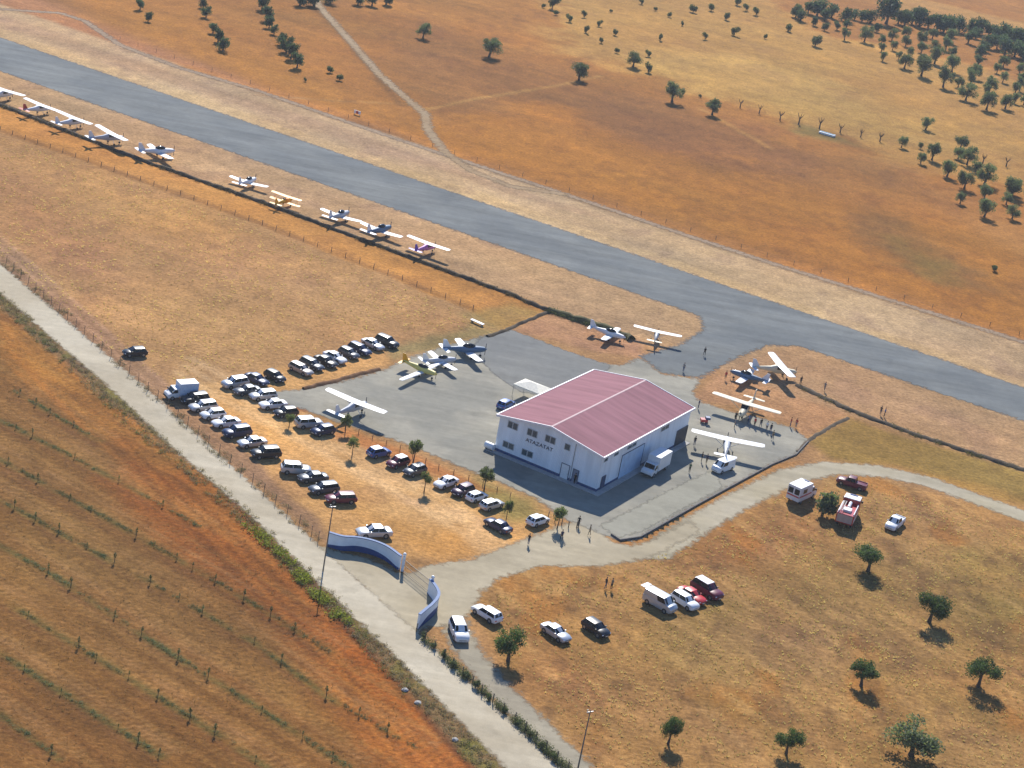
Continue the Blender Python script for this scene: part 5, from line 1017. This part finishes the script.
# ================================================================ SMALL THINGS
p = G(530, 398); t = thing('marquee', 'cream canopy tent standing behind the hangar corner', 'tent', p, ha); b_ = MB()
b_.add([(-2.6, -2, 2.2), (2.6, -2, 2.2), (2.6, 2, 2.2), (-2.6, 2, 2.2), (-.6, 0, 2.9), (.6, 0, 2.9), (-2.6, -2, 2.), (2.6, -2, 2.), (2.6, 2, 2.), (-2.6, 2, 2.)], [(0, 1, 5, 4), (1, 2, 5), (2, 3, 4, 5), (3, 0, 4), (0, 6, 7, 1), (1, 7, 8, 2), (2, 8, 9, 3), (3, 9, 6, 0)])
b_.obj('canopy', mat('cream_canvas', (.72, .68, .56), .8), t)
for x in (-2.5, 2.5):
    for y in (-1.9, 1.9): b_ = MB(); b_.tube([(x, y, 0), (x, y, 2.2)], .04, 6); b_.obj('pole', STEEL, t)
t = thing('water_trough', 'white trough lying below the row of bare trees', 'trough', G(827, 135), rwa); b_ = MB(); b_.box(-2.4, 2.4, -.8, .8, 0, .6); b_.obj('basin', WHITE, t, .1); b_ = MB(); b_.box(-2.1, 2.1, -.55, .55, .602, .62); b_.obj('water', mat('still_water', (.2, .28, .28), .1), t)
t = thing('storage_tank', 'white tank beside the left corner of the hangar', 'tank', G(489, 450), ha); b_ = MB(); b_.tube([(-.8, 0, .75), (.8, 0, .75)], .55, 14); b_.obj('barrel', WHITE, t, .05, 40); b_ = MB(); b_.box(-.5, -.35, -.5, .5, 0, .5); b_.box(.35, .5, -.5, .5, 0, .5); b_.obj('cradle', STEEL, t)
t = thing('bench', 'long white bench lying on grass beyond the apron corner', 'bench', G(477, 324), yawpx(477, 324, 1, .45)); b_ = MB(); b_.box(-1.5, 1.5, -.35, .35, .38, .5); b_.obj('seat', WHITE, t, .02)
for x in (-1.2, 1.2): b_ = MB(); b_.box(x-.06, x+.06, -.3, .3, 0, .38); b_.obj('leg', STEEL, t)
t = thing('marker_board', 'small white and red marker board beside the runway', 'marker', G(357, 115), rwa); b_ = MB(); b_.box(-1., 1., -.05, .05, .3, 1.1); b_.obj('panel', WHITE, t)
b_ = MB(); b_.box(-.35, .35, -.06, -.055, .31, 1.09); b_.obj('red_stripe', STR, t)
for x in (-.8, .8): b_ = MB(); b_.box(x-.04, x+.04, -.04, .04, 0, .3); b_.obj('post', STEEL, t)
t = thing('ground_cart', 'small red and navy cart beside the hangar end', 'cart', G(704, 423), .2); b_ = MB(); b_.box(-.7, .5, -.5, .5, .35, .8); b_.obj('tray', AR, t, .05); b_ = MB(); b_.box(.1, .9, -.45, .45, .803, 1.2); b_.obj('tool_box', NAVY, t, .03); b_ = MB(); b_.tube([(-.7, 0, .5), (-1.4, 0, .8)], .03, 6); b_.obj('handle', STEEL, t); wheels(t, (-.4, .4), .5, .2, .1)
def stones(cx, cy, lb):
    r_ = G(cx, cy); b = MB(); bm = bmesh.new(); bmesh.ops.create_icosphere(bm, subdivisions=2, radius=.45)
    for v in bm.verts: v.co *= random.uniform(.85, 1.1); v.co.z *= .6
    me = bpy.data.meshes.new('boulder'); bm.to_mesh(me); bm.free(); me.materials.append(CONC); o = bpy.data.objects.new('boulder', me); C.objects.link(o); o.location = r_; tag(o, lb, 'rock')
stones(574, 68, 'white boulder lying left of the lone olive tree'); stones(405, 690, 'pale boulder on the verge of the gravel road'); stones(418, 703, 'smaller pale boulder just below another on the road verge'); stones(455, 740, 'pale boulder lowest on the road verge')
# ================================================================ PEOPLE
SKIN = mat('skin', (.42, .24, .16), .6)
def person_mesh(pose):
    J = dict(pel=(0, 0, .96, .145, .105), bel=(0, 0, 1.12, .14, .1), ch=(0.01, 0, 1.32, .17, .11), nk=(.01, 0, 1.5, .055, .055), hd0=(.03, 0, 1.57, .075, .085), hd=(.03, 0, 1.68, .078, .095), hd1=(.02, 0, 1.75, .05, .06))
    st = .16 if pose == 1 else .03
    E_ = [('pel', 'bel'), ('bel', 'ch'), ('ch', 'nk'), ('nk', 'hd0'), ('hd0', 'hd'), ('hd', 'hd1')]
    for s, n in ((-1, 'r'), (1, 'l')):
        f = st*s
        J['hip'+n] = (0, s*.09, .88, .1, .1); J['kn'+n] = (f*.7+.03, s*.1, .5, .062, .062); J['an'+n] = (f-.02, s*.1, .1, .042, .042); J['to'+n] = (f+.14, s*.12, .04, .04, .03)
        J['sh'+n] = (0, s*.19, 1.42, .062, .06)
        if pose == 2: J['el'+n] = (.05, s*.28, 1.17, .045, .045); J['wr'+n] = (.2, s*.1, 1.1, .032, .032); J['ha'+n] = (.26, s*.03, 1.1, .038, .022)
        else: J['el'+n] = (-.03-f*.4, s*.25, 1.14, .045, .045); J['wr'+n] = (.03-f*.9, s*.26, .9, .03, .03); J['ha'+n] = (.05-f, s*.26, .79, .035, .02)
        E_ += [('pel', 'hip'+n), ('hip'+n, 'kn'+n), ('kn'+n, 'an'+n), ('an'+n, 'to'+n), ('ch', 'sh'+n), ('sh'+n, 'el'+n), ('el'+n, 'wr'+n), ('wr'+n, 'ha'+n)]
    ks = list(J); me = bpy.data.meshes.new('body'); me.from_pydata([J[k][:3] for k in ks], [(ks.index(a), ks.index(b)) for a, b in E_], [])
    o = bpy.data.objects.new('b', me); C.objects.link(o); sk = o.modifiers.new('s', 'SKIN'); sb = o.modifiers.new('u', 'SUBSURF'); sb.levels = 1; sk.use_smooth_shade = True
    for i, k in enumerate(ks): v = me.skin_vertices[0].data[i]; v.radius = J[k][3:5]; v.use_root = (k == 'pel')
    d = bpy.context.evaluated_depsgraph_get(); d.update(); m2 = bpy.data.meshes.new_from_object(o.evaluated_get(d)); bpy.data.objects.remove(o); m2.name = 'body'
    for mm in (SKIN, WHITE, BLACKP): m2.materials.append(mm)
    for p_ in m2.polygons:
        c = p_.center; arm = abs(c.y) > .2
        p_.material_index = 2 if (c.z < .98 and not (arm and c.z > .7)) else (1 if (c.z < 1.5 and not (arm and c.z < 1.2)) else 0)
        if pose == 2 and c.x > .12 and c.z > 1.0 and c.z < 1.3: p_.material_index = 0
    return m2
PM = [person_mesh(i) for i in range(3)]
HAIR = mat('dark_hair', (.025, .018, .012), .8)
qh = MB(); qh.ell((.01, 0, 1.715), (.105, .092, .085), 10, 6); HAIRM = qh.mesh('hair', HAIR, 0, 60)
CL = dict(red=(.45, .03, .03), navy=(.02, .03, .08), white=(.7, .7, .68), black=(.02, .02, .02), grey=(.2, .2, .2), blue=(.06, .14, .35), khaki=(.25, .2, .12), denim=(.05, .08, .16), yellow=(.6, .5, .08), green=(.06, .14, .06))
def cloth(c): return mat('cloth_'+c, CL[c], .9)
def person(fx, fy, pose, shirt, trs, yaw, label):
    r_ = thing('person', label, 'person', G(fx, fy)+Vector((0, 0, .09)), yaw, 'people standing about the airfield')
    o = bpy.data.objects.new('body', PM[pose]); C.objects.link(o); o.parent = r_
    for i, c in ((1, shirt), (2, trs)): o.material_slots[i].link = 'OBJECT'; o.material_slots[i].material = cloth(c)
    h = bpy.data.objects.new('hair', HAIRM); C.objects.link(h); h.parent = r_
for a in [(528, 545, 0, 'black', 'denim', 1., 'person in dark clothes leftmost in the yard, left of the other three'), (561, 541, 1, 'navy', 'black', 2., 'person in navy walking in the yard below the small tree'), (589, 536, 1, 'khaki', 'khaki', 3., 'person in khaki walking in the yard near the kerb end'),
          (578, 527, 0, 'black', 'black', 1.2, 'person in black leaning at the end of the wooden railing'), (605, 589, 1, 'black', 'denim', .4, 'person in black, left of the pair on the meadow'), (611, 590, 0, 'khaki', 'black', 2.4, 'person in khaki, right of the pair on the meadow'),
          (574, 484, 0, 'black', 'black', 4., 'person in dark clothes standing by the hangar door'), (689, 473, 2, 'green', 'black', 4.2, 'person in dark green standing right of the box truck'), (683, 372, 0, 'grey', 'denim', 1., 'person in grey on the tarmac behind the hangar'),
          (704, 356, 1, 'black', 'black', 2., 'person in black walking on the taxiway mouth'), (698, 409, 0, 'navy', 'navy', 3., 'person in navy at the far end of the hangar, above the red cart'), (725, 380, 0, 'red', 'khaki', 2., 'person in a red top left of the slate blue plane'),
          (800, 385, 0, 'black', 'black', 5., 'person in black right of the steeply slanting wing'), (824, 391, 1, 'grey', 'grey', 1., 'person in grey alone on the soil right of the planes'), (790, 427, 0, 'red', 'denim', 3., 'person in a red shirt, left of the pair at the apron edge'),
          (795.5, 428, 0, 'red', 'grey', 1., 'person in a red shirt, right of the pair at the apron edge'), (772, 440, 1, 'khaki', 'black', 2., 'person walking behind the right tip of the large white wing'), (880, 415, 0, 'black', 'navy', 1., 'person in black, left of the pair beside the ditch line'),
          (884, 417, 2, 'blue', 'black', 3., 'person in blue, right of the pair beside the ditch line'), (701, 462, 2, 'black', 'black', 0., 'person in black between the truck and the white van, left one'), (706, 464, 0, 'navy', 'khaki', 4., 'person in navy just left of the white van'),
          (694, 446, 0, 'black', 'denim', 2., 'person in dark clothes under the left tip of the large white wing'), (735, 421, 0, 'black', 'black', 1., 'person in black leftmost of the crowd under the cream wing'), (741, 422, 0, 'navy', 'black', 2.2, 'person in navy second in the crowd under the cream wing'),
          (748, 424, 2, 'blue', 'denim', 3.1, 'person in blue in the middle of the crowd under the cream wing'), (754, 427, 0, 'red', 'black', 4., 'person in a red top within the crowd under the cream wing'), (760, 428, 1, 'black', 'grey', 5., 'person in black walking within the crowd under the cream wing'),
          (766, 431, 0, 'white', 'navy', 1., 'person in a white shirt at the right of the crowd under the cream wing'), (770, 433, 0, 'black', 'denim', 2., 'person in black rightmost of the crowd under the cream wing'), (734, 428, 0, 'grey', 'black', 0., 'person in grey standing just below the crowd under the cream wing')]: person(*a)
bpy.context.view_layer.update()
hz = MB(); hz.box(-700, 900, -150, 1350, -3, 135); ho_ = hz.obj('haze', None); ho_.data.materials.clear(); ho_['kind'] = 'stuff'
hm = bpy.data.materials.new('haze_air'); hm.use_nodes = True; hn = hm.node_tree.nodes; hn.remove(hn['Principled BSDF']); pv = hn.new('ShaderNodeVolumePrincipled')
pv.inputs['Density'].default_value = .0001; pv.inputs['Color'].default_value = (.85, .92, 1, 1); pv.inputs['Anisotropy'].default_value = .2
hm.node_tree.links.new(pv.outputs[0], hn['Material Output'].inputs['Volume']); ho_.data.materials.append(hm)
